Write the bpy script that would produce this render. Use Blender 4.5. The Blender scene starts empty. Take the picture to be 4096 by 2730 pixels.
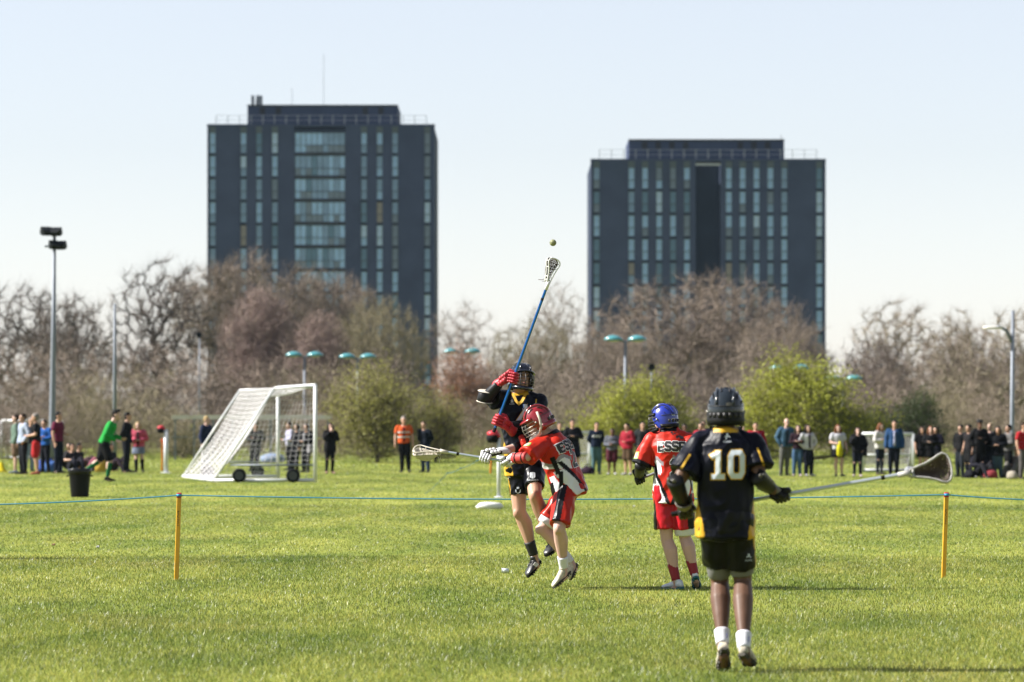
import bpy, bmesh, math, random
import numpy as np
from mathutils import Vector, Matrix
from mathutils.bvhtree import BVHTree
sc = bpy.context.scene
COL = sc.collection
R = math.radians
# ------------------------------------------------------------------ camera, sky, sun, exposure
LENS = 135.0
F = LENS / 36.0 * 1024.0          # focal length in pixels of the 1024 px wide frame
CX, HY, CH = 512.0, 421.0, 1.62   # image centre, horizon row, camera height
def at(x, y, Y):                  # a point seen at (x, y) in the 4096 px wide photograph, Y metres away
    return Vector(((x / 4 - CX) * Y / F, Y, CH - (y / 4 - HY) * Y / F))
def depth(y): return F * CH / (y / 4 - HY)      # distance of the ground seen at row y
cam = bpy.data.cameras.new('camera'); cam_o = bpy.data.objects.new('camera', cam); COL.objects.link(cam_o)
cam.lens = LENS; cam.sensor_width = 36.0; cam.clip_start = 0.5; cam.clip_end = 20000
cam_o.location = (0, 0, CH); cam_o.rotation_euler = (R(90), 0, 0)
cam.shift_y = (HY - 341.0) / 1024.0
cam.dof.use_dof = True; cam.dof.focus_distance = 37.4; cam.dof.aperture_fstop = 3.3
sc.camera = cam_o
SUN_AZ, SUN_EL = R(-91), R(39)    # azimuth from the view direction (+Y), to the left
to_sun = Vector((math.sin(SUN_AZ) * math.cos(SUN_EL), math.cos(SUN_AZ) * math.cos(SUN_EL), math.sin(SUN_EL)))
world = bpy.data.worlds.new('World'); sc.world = world; world.use_nodes = True
wn = world.node_tree; wn.nodes.clear()
sky = wn.nodes.new('ShaderNodeTexSky'); sky.sky_type = 'NISHITA'; sky.sun_disc = False
sky.sun_elevation = SUN_EL; sky.sun_rotation = SUN_AZ
sky.air_density = 1.0; sky.dust_density = 0.25; sky.ozone_density = 1.7; sky.altitude = 30
bg = wn.nodes.new('ShaderNodeBackground'); bg.inputs['Strength'].default_value = 0.055
wo = wn.nodes.new('ShaderNodeOutputWorld')
hs = wn.nodes.new('ShaderNodeHueSaturation'); hs.inputs['Saturation'].default_value = 0.46
tn_ = wn.nodes.new('ShaderNodeMix'); tn_.data_type = 'RGBA'; tn_.blend_type = 'MULTIPLY'; tn_.inputs[0].default_value = 1.0; tn_.inputs[7].default_value = (0.995, 0.975, 1.02, 1)   # thin high haze: a paler, cooler sky all round
wn.links.new(sky.outputs[0], hs.inputs['Color']); wn.links.new(hs.outputs[0], tn_.inputs[6]); wn.links.new(tn_.outputs[2], bg.inputs[0]); wn.links.new(bg.outputs[0], wo.inputs[0])
sun = bpy.data.lights.new('sun', 'SUN'); sun.energy = 5.0; sun.angle = R(0.53); sun.color = (1.0, 0.955, 0.88)
sun_o = bpy.data.objects.new('sun', sun); COL.objects.link(sun_o)
sun_o.rotation_euler = (-to_sun).to_track_quat('-Z', 'Y').to_euler(); sun_o.location = (-60, 60, 60)
vs = sc.view_settings; vs.view_transform = 'Standard'; vs.look = 'None'; vs.gamma = 1.0; vs.exposure = 1.55
vs.use_curve_mapping = False
sc.render.engine = 'CYCLES'; sc.cycles.use_denoising = True; sc.cycles.max_bounces = 6
sc.cycles.transparent_max_bounces = 8; sc.cycles.caustics_reflective = False; sc.cycles.caustics_refractive = False
sc.render.film_transparent = False
try: sc.cycles.denoising_prefilter = 'ACCURATE'
except Exception: pass

# ------------------------------------------------------------------ helpers
ALB = 0.70      # the photograph is exposed well above the lit surfaces' true reflectance
def mat(name, col, rough=0.7, spec=0.3, noise=0.0, scale=6.0, metal=0.0, attr=None, transl=0.0, coord='Object', bump=0.0, detail=4.0, coat=0.0, sheen=0.0):
    col = tuple(v * ALB for v in col)
    m = bpy.data.materials.new(name); m.use_nodes = True; nt = m.node_tree; N = nt.nodes; L = nt.links
    b = N['Principled BSDF']; b.inputs['Roughness'].default_value = rough; b.inputs['Metallic'].default_value = metal
    b.inputs['Specular IOR Level'].default_value = spec; b.inputs['Base Color'].default_value = (*col, 1)
    if coat: b.inputs['Coat Weight'].default_value = coat; b.inputs['Coat Roughness'].default_value = 0.08
    if sheen: b.inputs['Sheen Weight'].default_value = sheen
    src = None
    if attr:
        a = N.new('ShaderNodeAttribute'); a.attribute_name = attr; src = a.outputs['Color']
    if noise or bump:
        tc = N.new('ShaderNodeTexCoord'); nz = N.new('ShaderNodeTexNoise'); nz.inputs['Scale'].default_value = scale
        nz.inputs['Detail'].default_value = detail
        L.new(tc.outputs[coord], nz.inputs['Vector'])
    if noise:
        mp = N.new('ShaderNodeMapRange'); mp.inputs['From Min'].default_value = 0.3; mp.inputs['From Max'].default_value = 0.7
        mp.inputs['To Min'].default_value = 1 - noise; mp.inputs['To Max'].default_value = 1 + noise
        L.new(nz.outputs['Fac'], mp.inputs['Value'])
        mx = N.new('ShaderNodeVectorMath'); mx.operation = 'SCALE'
        if src: L.new(src, mx.inputs[0])
        else: mx.inputs[0].default_value = col
        L.new(mp.outputs[0], mx.inputs['Scale']); src = mx.outputs[0]
    if bump:
        bp = N.new('ShaderNodeBump'); bp.inputs['Strength'].default_value = bump; bp.inputs['Distance'].default_value = 0.02
        L.new(nz.outputs['Fac'], bp.inputs['Height']); L.new(bp.outputs[0], b.inputs['Normal'])
    if src: L.new(src, b.inputs['Base Color'])
    if transl:
        t = N.new('ShaderNodeBsdfTranslucent'); t.inputs['Color'].default_value = (*col, 1)
        if src: L.new(src, t.inputs['Color'])
        ms = N.new('ShaderNodeMixShader'); ms.inputs[0].default_value = transl
        L.new(b.outputs[0], ms.inputs[1]); L.new(t.outputs[0], ms.inputs[2])
        L.new(ms.outputs[0], N['Material Output'].inputs['Surface'])
    return m
def tag(o, label=None, cat=None, group=None, kind=None):
    if label: o['label'] = label
    if cat: o['category'] = cat
    if group: o['group'] = group
    if kind: o['kind'] = kind
    return o
def empty(name, loc=(0, 0, 0), rz=0.0, label=None, cat=None, group=None):
    o = bpy.data.objects.new(name, None); COL.objects.link(o); o.location = loc; o.rotation_euler = (0, 0, rz)
    o.empty_display_size = 0.1
    return tag(o, label, cat, group)
def link(name, me, m=None, parent=None):
    o = bpy.data.objects.new(name, me); COL.objects.link(o)
    if m is not None and len(me.materials) == 0: me.materials.append(m)
    if parent: o.parent = parent
    return o
def np_mesh(name, V, T, k=3):
    me = bpy.data.meshes.new(name); V = np.asarray(V, dtype=np.float32); T = np.asarray(T, dtype=np.int32)
    me.vertices.add(len(V)); me.vertices.foreach_set('co', V.ravel())
    me.loops.add(T.size); me.loops.foreach_set('vertex_index', T.ravel())
    me.polygons.add(len(T)); me.polygons.foreach_set('loop_start', np.arange(0, T.size, k, dtype=np.int32))
    me.update(calc_edges=True); return me
class MB:
    """collects simple shapes; build() links them as one mesh object"""
    def __init__(s): s.v = []; s.f = []
    def add(s, vs, fs):
        n = len(s.v); s.v += [tuple(p) for p in vs]; s.f += [[i + n for i in f] for f in fs]; return s
    def box(s, c, d, rz=0.0, M=None):
        x, y, z = d[0] / 2, d[1] / 2, d[2] / 2
        P = [Vector((sx * x, sy * y, sz * z)) for sz in (-1, 1) for sx, sy in ((-1, -1), (1, -1), (1, 1), (-1, 1))]
        Q = M if M is not None else Matrix.Rotation(rz, 3, 'Z')
        return s.add([Q @ p + Vector(c) for p in P], [[3, 2, 1, 0], [4, 5, 6, 7], [0, 1, 5, 4], [1, 2, 6, 5], [2, 3, 7, 6], [3, 0, 4, 7]])
    def loft(s, rings, caps=True, closed=True):
        n = len(rings[0]); vs = [p for r in rings for p in r]; fs = []
        for k in range(len(rings) - 1):
            for i in range(n if closed else n - 1):
                j = (i + 1) % n; fs.append([k * n + i, k * n + j, (k + 1) * n + j, (k + 1) * n + i])
        if caps: fs.append(list(range(n))[::-1]); fs.append([(len(rings) - 1) * n + i for i in range(n)])
        return s.add(vs, fs)
    def tube(s, pts, rad, seg=8, caps=True, flat=1.0, up=None):
        pts = [Vector(p) for p in pts]
        rad = [rad] * len(pts) if isinstance(rad, (int, float)) else rad
        rings = []; prev = None
        for i, p in enumerate(pts):
            a = pts[max(i - 1, 0)]; b = pts[min(i + 1, len(pts) - 1)]; t = (b - a).normalized()
            if prev is None:
                u = Vector(up) if up else (Vector((0, 0, 1)) if abs(t.z) < 0.9 else Vector((1, 0, 0)))
                n = (u - t * u.dot(t)).normalized()
            else: n = (prev - t * prev.dot(t)).normalized()
            prev = n; bn = t.cross(n)
            rings.append([p + (n * math.cos(q) + bn * math.sin(q) * flat) * rad[i] for q in [2 * math.pi * k / seg for k in range(seg)]])
        return s.loft(rings, caps)
    def ell(s, c, r, M=None, seg=12, rg=8, z0=-1.0, z1=1.0):
        c = Vector(c); Q = M if M is not None else Matrix.Identity(3); rings = []
        a0, a1 = math.asin(max(-1, z0)), math.asin(min(1, z1))
        for k in range(rg + 1):
            a = a0 + (a1 - a0) * k / rg; ca = max(math.cos(a), 1e-3); sa = math.sin(a)
            rings.append([Q @ Vector((r[0] * ca * math.cos(q), r[1] * ca * math.sin(q), r[2] * sa)) + c for q in [2 * math.pi * i / seg for i in range(seg)]])
        return s.loft(rings)
    def mesh(s, name='mesh'):
        me = bpy.data.meshes.new(name); me.from_pydata(s.v, [], s.f); me.update(); return me
    def build(s, name, m, parent=None, smooth=False, loc=None):
        me = s.mesh(name); o = link(name, me, m, parent)
        if smooth: me.polygons.foreach_set('use_smooth', [True] * len(me.polygons))
        if loc is not None: o.location = loc
        return o
def copy_tree(o, parent=None):
    c = o.copy(); COL.objects.link(c); c.parent = parent
    for ch in list(o.children): copy_tree(ch, c)
    return c
M = {}
# ------------------------------------------------------------------ ground and grass
def grass_material(name, blades):
    m = bpy.data.materials.new(name); m.use_nodes = True; nt = m.node_tree; N = nt.nodes; L = nt.links
    b = N['Principled BSDF']; b.inputs['Roughness'].default_value = 0.42 if blades else 0.9; b.inputs['Specular IOR Level'].default_value = 0.55 if blades else 0.1
    geo = N.new('ShaderNodeNewGeometry'); mpg = N.new('ShaderNodeMapping'); mpg.inputs['Scale'].default_value = (0.55, 0.16, 0.0)
    L.new(geo.outputs['Position'], mpg.inputs['Vector'])
    nz = N.new('ShaderNodeTexNoise'); nz.inputs['Scale'].default_value = 1.0; nz.inputs['Detail'].default_value = 6.0; nz.inputs['Roughness'].default_value = 0.65
    L.new(mpg.outputs[0], nz.inputs['Vector'])
    r = N.new('ShaderNodeValToRGB'); r.color_ramp.elements[0].position = 0.34; r.color_ramp.elements[0].color = (0.088, 0.126, 0.016, 1)
    r.color_ramp.elements[1].position = 0.68; r.color_ramp.elements[1].color = (0.232, 0.246, 0.048, 1)
    L.new(nz.outputs['Fac'], r.inputs[0]); src = r.outputs[0]
    n2 = N.new('ShaderNodeTexNoise'); n2.inputs['Scale'].default_value = 0.55; n2.inputs['Detail'].default_value = 5.0; mp2 = N.new('ShaderNodeMapping'); mp2.inputs['Scale'].default_value = (0.8, 0.3, 0.0); mp2.inputs['Location'].default_value = (3.7, 1.1, 0)
    L.new(geo.outputs['Position'], mp2.inputs['Vector']); L.new(mp2.outputs[0], n2.inputs['Vector'])
    w2_ = N.new('ShaderNodeMapRange'); w2_.inputs['From Min'].default_value = 0.56; w2_.inputs['From Max'].default_value = 0.72; w2_.inputs['To Max'].default_value = 0.32; L.new(n2.outputs['Fac'], w2_.inputs['Value'])
    wm = N.new('ShaderNodeMix'); wm.data_type = 'RGBA'; wm.inputs[7].default_value = (0.22, 0.185, 0.055, 1)      # worn, dry patches
    L.new(w2_.outputs[0], wm.inputs[0]); L.new(src, wm.inputs[6]); src = wm.outputs[2]
    if blades:
        a = N.new('ShaderNodeAttribute'); a.attribute_name = 'tint'
        mx = N.new('ShaderNodeMix'); mx.data_type = 'RGBA'; mx.blend_type = 'MULTIPLY'; mx.inputs[0].default_value = 1.0
        L.new(src, mx.inputs[6]); L.new(a.outputs['Color'], mx.inputs[7]); src = mx.outputs[2]
    L.new(src, b.inputs['Base Color'])
    if blades:
        t = N.new('ShaderNodeBsdfTranslucent'); L.new(src, t.inputs['Color'])
        ms = N.new('ShaderNodeMixShader'); ms.inputs[0].default_value = 0.45
        L.new(b.outputs[0], ms.inputs[1]); L.new(t.outputs[0], ms.inputs[2]); L.new(ms.outputs[0], N['Material Output'].inputs['Surface'])
    return m
M['blade'] = grass_material('grass_blades', True); M['turf'] = grass_material('turf', False)
g = MB(); S = 6000
g.add([(-S, -200, 0), (S, -200, 0), (S, 9000, 0), (-S, 9000, 0)], [[0, 1, 2, 3]])
tag(g.build('ground', M['turf']), kind='structure')
rng = np.random.default_rng(11)
def grass_band(y0, y1, per_m2, h, w, margin=2.0):
    ha = 512 / F
    area = (y1 * y1 - y0 * y0) * ha + 2 * margin * (y1 - y0); n = int(area * per_m2)
    y = np.sqrt(rng.random(n) * (y1 * y1 - y0 * y0) + y0 * y0); x = (rng.random(n) * 2 - 1) * (y * ha + margin)
    cl = np.sin(x * 3.1 + np.sin(y * 1.7) * 2) * np.sin(y * 2.3 + np.cos(x * 1.3) * 2)      # tufts: a little taller in clumps
    hh = h * (0.45 + 0.75 * rng.random(n)) * (1 + 0.08 * cl); ww = w * (0.6 + 0.8 * rng.random(n))
    a = rng.random(n) * math.pi * 2; la = rng.random(n) * math.pi * 2; ln = hh * (0.15 + 0.75 * rng.random(n))
    dx, dy = np.cos(a) * ww / 2, np.sin(a) * ww / 2
    P = np.zeros((n, 3, 3), np.float32)
    P[:, 0] = np.stack([x - dx, y - dy, np.full(n, -0.004)], 1); P[:, 1] = np.stack([x + dx, y + dy, np.full(n, -0.004)], 1)
    P[:, 2] = np.stack([x + np.cos(la) * ln, y + np.sin(la) * ln, hh], 1)
    t = rng.random(n); c = np.ones((n, 4), np.float32)
    dry = (t > 0.87); dark = t < 0.36
    c[:, :3] = 0.8 + 0.45 * rng.random((n, 1)); c[dry, :3] = np.array([2.2, 1.75, 2.2]); c[dark, :3] *= np.array([0.42, 0.58, 0.42])
    c[:, :3] *= (1 + 0.10 * np.sin(y * 0.9 + 0.05 * x) * np.sin(y * 0.23 + 1.0))[:, None]      # mowing passes
    # worn paint of old pitch markings
    for (xa, ya, xb, yb, wd, st) in LINES:
        d = np.abs((x - xa) * (yb - ya) - (y - ya) * (xb - xa)) / math.hypot(xb - xa, yb - ya)
        on = (d < wd) & (rng.random(n) < st); c[on, :3] = c[on, :3] * 0.35 + np.array([0.9, 1.0, 2.6]) * 0.65
    return P.reshape(-1, 3), np.repeat(c, 3, 0)
LINES = [(-5, 33.3, 6, 33.9, 0.10, 0.30), (-5, 27.6, 6, 28.2, 0.07, 0.22), (1.4, 62, 6.5, 44, 0.06, 0.35), (-12, 71, 14, 73, 0.08, 0.25)]
bands = [grass_band(22.5, 32, 2300, 0.033, 0.0048), grass_band(32, 46, 1200, 0.029, 0.0065), grass_band(46, 74, 420, 0.024, 0.010),
         grass_band(74, 132, 110, 0.020, 0.02, 3), grass_band(132, 200, 22, 0.03, 0.05, 4)]
GV = np.concatenate([b[0] for b in bands]); GC = np.concatenate([b[1] for b in bands])
me = np_mesh('grass', GV, np.arange(len(GV)).reshape(-1, 3))
ca = me.color_attributes.new('tint', 'FLOAT_COLOR', 'POINT'); ca.data.foreach_set('color', GC.ravel())
go = link('grass', me, M['blade']); tag(go, 'short mown playing field grass, bright in the sun', 'grass', kind='stuff')
# ------------------------------------------------------------------ tower blocks
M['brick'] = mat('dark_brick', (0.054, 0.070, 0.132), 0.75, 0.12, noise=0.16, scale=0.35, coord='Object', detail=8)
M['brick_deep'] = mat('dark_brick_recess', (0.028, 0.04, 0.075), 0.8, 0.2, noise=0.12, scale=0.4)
M['wframe'] = mat('window_frame', (0.045, 0.06, 0.075), 0.5, 0.3)
M['roof_steel'] = mat('galvanised_rail', (0.42, 0.45, 0.5), 0.5, 0.5, metal=0.4)
M['vent'] = mat('vent_black', (0.02, 0.022, 0.028), 0.6)
PANE = [mat('pane_' + n, c, 0.25, 0.3, noise=0.12, scale=0.9) for n, c in (
    ('sky_blue', (0.36, 0.56, 0.92)), ('pale', (0.50, 0.66, 0.96)), ('teal', (0.24, 0.37, 0.60)), ('slate', (0.19, 0.25, 0.35)), ('curtain', (0.30, 0.27, 0.25)), ('deep_blue', (0.13, 0.24, 0.38)))]
M['blind'] = mat('spandrel', (0.10, 0.13, 0.16), 0.4)
M['warm_lamp'] = mat('lamp_glow', (0.5, 0.3, 0.2), 0.5)
def tower(x0, x1, yroof, Y, pitch, floors, cols, centre, pent, label, seed):
    """x0,x1 the edges, yroof the roof row (photograph pixels), cols window-column centres, centre the glazed or recessed bay"""
    rnd = random.Random(seed)
    k = Y / F / 4                                  # metres per photograph pixel
    X = lambda x: (x - 2048) * k
    Zr = CH - (yroof / 4 - HY) * Y / F
    W = X(x1) - X(x0); D = 20.0; xc = (X(x0) + X(x1)) / 2
    t = empty('tower_block', (xc, Y, 0), 0, label, 'tower block')
    L = lambda x: X(x) - xc
    ph = pitch * k; cw = 0.74
    # wall built as brick piers between the window columns so that the windows sit in real slots
    edges = sorted([(L(c) - cw / 2, L(c) + cw / 2) for c in cols] + [(L(centre[0]), L(centre[1]))])
    cur = -W / 2; i = 0
    for a, b in edges + [(W / 2, W / 2)]:
        if a - cur > 0.02:
            w = MB().box(((cur + a) / 2, 0.2, Zr / 2), (a - cur, 0.4, Zr)).build('brick_pier', M['brick'], t)
        cur = b
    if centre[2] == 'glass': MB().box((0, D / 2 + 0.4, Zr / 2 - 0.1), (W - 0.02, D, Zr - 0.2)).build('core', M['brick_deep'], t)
    else:
        c0, c1 = L(centre[0]), L(centre[1])
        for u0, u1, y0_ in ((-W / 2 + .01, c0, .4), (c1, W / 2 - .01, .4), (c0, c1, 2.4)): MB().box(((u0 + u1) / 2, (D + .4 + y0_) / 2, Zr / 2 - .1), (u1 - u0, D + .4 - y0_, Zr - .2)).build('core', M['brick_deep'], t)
    MB().box((0, 0.2, Zr + 0.14), (W + 0.06, 0.5, 0.28)).build('parapet', M['brick'], t)
    # head beam over each slot
    zt = Zr - 0.55
    pw = cw - 0.10
    pan_u = MB().box((0, 0, 0), (pw, 0.04, ph * 0.50)).mesh('pane'); pan_l = MB().box((0, 0, 0), (pw, 0.04, ph * 0.34)).mesh('pane')
    fr = MB().box((-cw / 2 + 0.025, 0, 0), (0.05, 0.10, ph * 0.9)).box((cw / 2 - 0.025, 0, 0), (0.05, 0.10, ph * 0.9)).box((0, 0, ph * 0.44), (cw - 0.1, 0.1, 0.07)).box((0, 0, -ph * 0.085), (cw - 0.1, 0.1, 0.08)).box((0, 0, -ph * 0.45), (cw - 0.1, 0.1, 0.07)).mesh('window')
    fr.materials.append(M['wframe'])
    pu = {}; 
    def pane(me0, mi):
        if (me0.name, mi) not in pu:
            c = me0.copy(); c.materials.clear(); c.materials.append(PANE[mi]); pu[(me0.name, mi)] = c
        return pu[(me0.name, mi)]
    for c in cols:
        for f in range(floors):
            z = zt - ph * (f + 0.5)
            r = rnd.random(); mi = 0 if r < 0.38 else 1 if r < 0.55 else 2 if r < 0.74 else 3 if r < 0.88 else 5 if r < 0.96 else 4
            wo_ = link('window', fr, None, t); wo_.location = (L(c), 0.24, z)
            p = link('pane', pane(pan_u, mi), None, wo_); p.location = (0, 0.02, ph * 0.175)
            m2 = mi if rnd.random() < 0.7 else rnd.choice((0, 2, 3))
            p = link('pane', pane(pan_l, m2), None, wo_); p.location = (0, 0.02, -ph * 0.27)
    for c in cols:
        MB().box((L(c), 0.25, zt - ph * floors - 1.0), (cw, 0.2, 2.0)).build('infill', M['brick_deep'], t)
        MB().box((L(c), 0.25, zt + 0.22), (cw, 0.2, 0.66)).build('infill', M['blind'], t)
    ca, cb = L(centre[0]), L(centre[1]); cwid = cb - ca; cm = (ca + cb) / 2
    if centre[2] == 'glass':
        nb = 9; bw = (cwid - 0.1) / nb
        for f in range(floors):
            z = zt - ph * (f + 0.5)
            g = MB()
            for j in range(nb + 1): g.box((cm - cwid / 2 + 0.05 + j * bw, 0.2, z + 0.02), (0.05, 0.1, ph * 0.86))
            g.box((cm, 0.195, z + ph * 0.45), (cwid, 0.11, 0.08)).box((cm, 0.195, z - ph * 0.10), (cwid, 0.11, 0.07)).box((cm, 0.195, z - ph * 0.42), (cwid, 0.11, 0.08))
            fo = g.build('glazed_storey', M['wframe'], t)
            for j in range(nb):
                xx = cm - cwid / 2 + 0.05 + (j + 0.5) * bw
                if f == 0: mi = 0 if j < 5 else 2
                else: mi = 0 if j in (0, nb - 1) and rnd.random() < 0.8 else rnd.choice((2, 2, 0, 5) if f % 3 else (0, 2, 0, 3))
                MB().box((xx, 0.22, z + ph * 0.17), (bw - 0.05, 0.03, ph * 0.52)).build('pane', PANE[mi], fo)
                MB().box((xx, 0.22, z - ph * 0.26), (bw - 0.05, 0.03, ph * 0.30)).build('pane', PANE[mi if rnd.random() < .6 else 3], fo)
            MB().box((cm, 0.23, z - ph * 0.5 + 0.02), (cwid, 0.05, ph * 0.13)).build('floor_band', M['vent'], fo)
    else:
        MB().box((cm, 0.2, Zr - 0.35), (cwid, 0.35, 0.24)).build('lintel', M['roof_steel'], t)
    # plant room on the roof with its vents, rails round the roof edge
    pa, pb = L(pent[0]), L(pent[1]); phh = (yroof - pent[2]) * k
    pr = MB().box(((pa + pb) / 2, D * 0.35 + 2.0, Zr + phh / 2 + 0.28), (pb - pa, D * 0.6, phh)).build('plant_room', M['brick'], t)
    yf = D * 0.35 + 2.0 - D * 0.3
    for vx in pent[3]:
        MB().box((L(vx), yf - 0.03, Zr + 0.28 + phh * 0.72), (0.62, 0.08, phh * 0.3)).build('vent', M['vent'], pr)
    MB().box(((pa + pb) / 2, yf - 0.04, Zr + phh + 0.22), (pb - pa + 0.1, 0.3, 0.16)).build('coping', M['vent'], pr)
    n = 19
    for j in range(n):
        xx = -W / 2 + 1.0 + (W - 2.0) * j / (n - 1)
        MB().box((xx, 0.5, Zr + 0.28 + 0.55), (0.07, 0.07, 1.1)).build('rail_post', M['roof_steel'], t)
    for z in (0.5, 1.06): MB().box((0, 0.5, Zr + 0.28 + z), (W - 2.0, 0.035, 0.035)).build('rail', M['roof_steel'], t)
    return t, Zr, k, xc, phh
LC = [780 + c / 2.091 for c in (147, 405, 535, 667, 1413, 1544, 1673, 1943)]
TL, zr, k_, xc_, phh_ = tower(829, 1739, 506, 452.0, 92.6, 11, LC, (780 + 832 / 2.091, 780 + 1258 / 2.091, 'glass'), (983, 1588, 421, [780 + c / 2.091 for c in (550, 684, 1417, 1548)]),
      'dark brick tower block with a wide glazed stair bay up its middle', 3)
RC = [2300 + c / 1.96 for c in (170, 443, 550, 660, 769, 878, 1207, 1315, 1424, 1533, 1642, 1916)]
TR, zr2, k2_, xc2_, phh2_ = tower(2363, 3303, 645, 436.0, 95.2, 9, RC, (2300 + 945 / 1.96, 2300 + 1142 / 1.96, 'recess'), (2518, 3144, 560, [2300 + c / 1.96 for c in (552, 660, 768, 876, 1307, 1415, 1523)]),
      'dark brick tower block with ten close window columns and a dark recess', 5)
# masts on the left roof
def mast(t, x, ytop, k, xc, zb, r, name='mast', head=False):
    z1 = CH - (ytop / 4 - HY) * 4 * k
    b = MB().tube([((x - 2048) * k - xc, 8, zb), ((x - 2048) * k - xc, 8, z1)], r, 6)
    o = b.build(name, M['roof_steel'], t)
    if head:
        h = MB()
        for q in range(5):
            a = q * 1.257; h.box(((x - 2048) * k - xc + 0.55 * math.cos(a), 8 + 0.55 * math.sin(a), z1 - 0.3), (0.3, 0.3, 1.5))
        h.tube([((x - 2048) * k - xc, 8, z1 - 1.1), ((x - 2048) * k - xc, 8, z1 - 0.9)], 0.75, 8)
        h.build('aerial_panel', M['wframe'], o)
mast(TL, 1281, 190, k_, xc_, zr + phh_, 0.032); mast(TL, 1153, 330, k_, xc_, zr + phh_, 0.032); mast(TL, 1008, 375, k_, xc_, zr + phh_, 0.12, 'aerial', True)
mast(TR, 3144, 520, k2_, xc2_, zr2 + 1, 0.06)

# ------------------------------------------------------------------ bare trees, shrubs and the thicket
def grow(seed, env, trunk_h, n, r_tip, wig=0.12, straight=0.35, shell=0.6):
    """points spread through the crown (env: ellipsoids cx,cy,cz,rx,ry,rz) joined to the stem, each to its cheapest neighbour"""
    g_ = np.random.default_rng(seed); P = [np.array([0, 0, 0.0])]; par = [-1]; cost = [0.0]
    nt_ = 4
    for i in range(1, nt_ + 1):
        q = P[-1] + np.array([g_.normal(0, wig) * trunk_h * 0.12, g_.normal(0, wig) * trunk_h * 0.12, trunk_h / nt_]); P.append(q); par.append(len(P) - 2); cost.append(cost[-1] + trunk_h / nt_)
    E = np.array(env, float); vol = E[:, 3] * E[:, 4] * E[:, 5]; pick = g_.choice(len(E), n, p=vol / vol.sum())
    d = g_.normal(size=(n, 3)); d /= np.linalg.norm(d, axis=1)[:, None]; rr = g_.random(n) ** shell
    pts = E[pick, :3] + d * rr[:, None] * E[pick, 3:]
    pts = pts[pts[:, 2] > trunk_h * 0.35]
    base = P[-1]; order = np.argsort(np.linalg.norm(pts - base, axis=1)); pts = pts[order]
    A = np.zeros((len(P) + len(pts), 3)); A[:len(P)] = P; Cst = np.zeros(len(A)); Cst[:len(cost)] = cost; m = len(P)
    lo = 2
    for p in pts:
        dd = np.linalg.norm(A[lo:m] - p, axis=1); dz = p[2] - A[lo:m, 2]
        c = dd ** 1.35 + straight * Cst[lo:m] + np.where(dz < -0.2, 1.2 * np.abs(dz), 0)
        j = int(np.argmin(c)) + lo; A[m] = p; par.append(j); Cst[m] = Cst[j] + dd[j - lo]; m += 1
    par = np.array(par); rad = np.zeros(m); leaf = np.ones(m, bool); leaf[par[1:]] = False
    acc = np.where(leaf, r_tip ** 2.3, 0.0)
    for i in range(m - 1, 0, -1): acc[par[i]] += acc[i]
    rad = acc ** (1 / 2.3)
    return A, par, rad, leaf, g_
def frame_np(t):
    u = np.where(np.abs(t[:, 2:3]) < 0.9, np.array([[0, 0, 1.0]]), np.array([[1.0, 0, 0]])); n = np.cross(t, u); n /= np.linalg.norm(n, axis=1)[:, None] + 1e-9
    return n, np.cross(t, n)
def limb_mesh(A, par, rad, g_, wig, rmax=9.0):
    """tapered wiggly limbs: every edge in 3 pieces, 5 sided"""
    V = []; T = []; nv = 0; idx = np.arange(1, len(A)); a = A[par[idx]]; b = A[idx]; ra = np.minimum(rad[par[idx]], rad[idx] * 1.6 + 0.01); rb = rad[idx]
    Ln = np.linalg.norm(b - a, axis=1)[:, None]; t = (b - a) / (Ln + 1e-9); n, bn = frame_np(t)
    off1 = (n * g_.normal(0, wig, (len(idx), 1)) + bn * g_.normal(0, wig, (len(idx), 1))) * Ln; off2 = (n * g_.normal(0, wig, (len(idx), 1)) + bn * g_.normal(0, wig, (len(idx), 1))) * Ln
    C = [a, a + (b - a) / 3 + off1, a + (b - a) * 2 / 3 + off2, b]; S_ = 5; VV = []
    for k in range(4):
        r = np.minimum(ra + (rb - ra) * k / 3, rmax)[:, None]
        for s in range(S_):
            q = 2 * math.pi * s / S_; VV.append(C[k] + (n * math.cos(q) + bn * math.sin(q)) * r)
    VV = np.stack(VV, 1); ne = len(idx)          # edges x 20 x 3
    quad = []
    for k in range(3):
        for s in range(S_):
            i0, i1 = k * S_ + s, k * S_ + (s + 1) % S_; quad += [(i0, i1, i1 + S_), (i0, i1 + S_, i0 + S_)]
    T = np.array(quad)[None] + (np.arange(ne) * 20)[:, None, None]
    return VV.reshape(-1, 3), T.reshape(-1, 3)
def twig_mesh(A, par, rad, g_, per, ln, w, rmax, up=0.25, droop=0.0):
    idx = np.arange(1, len(A)); idx = idx[rad[idx] < rmax]
    k = np.repeat(idx, per); f = g_.random(len(k))[:, None]; p = A[par[k]] * (1 - f) + A[k] * f
    t = A[k] - A[par[k]]; t /= np.linalg.norm(t, axis=1)[:, None] + 1e-9
    d = t * 0.8 + g_.normal(0, 0.62, (len(k), 3)); d[:, 2] += up - droop; d /= np.linalg.norm(d, axis=1)[:, None]
    L_ = ln * (0.35 + g_.random((len(k), 1))); n, bn = frame_np(d); q = g_.random((len(k), 1)) * 6.283; sd = (n * np.cos(q) + bn * np.sin(q)) * w * (0.7 + 0.6 * g_.random((len(k), 1)))
    mid = p + d * L_ * 0.5 + g_.normal(0, 0.12, (len(k), 3)) * L_; tip = p + d * L_ + g_.normal(0, 0.2, (len(k), 3)) * L_
    V = np.stack([p - sd, p + sd, mid + sd * 0.6, mid - sd * 0.6, tip], 1); m = np.arange(len(k))[:, None, None] * 5
    T = np.array([[0, 1, 2], [0, 2, 3], [3, 2, 4]])[None] + m
    return V.reshape(-1, 3), T.reshape(-1, 3), tip
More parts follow.
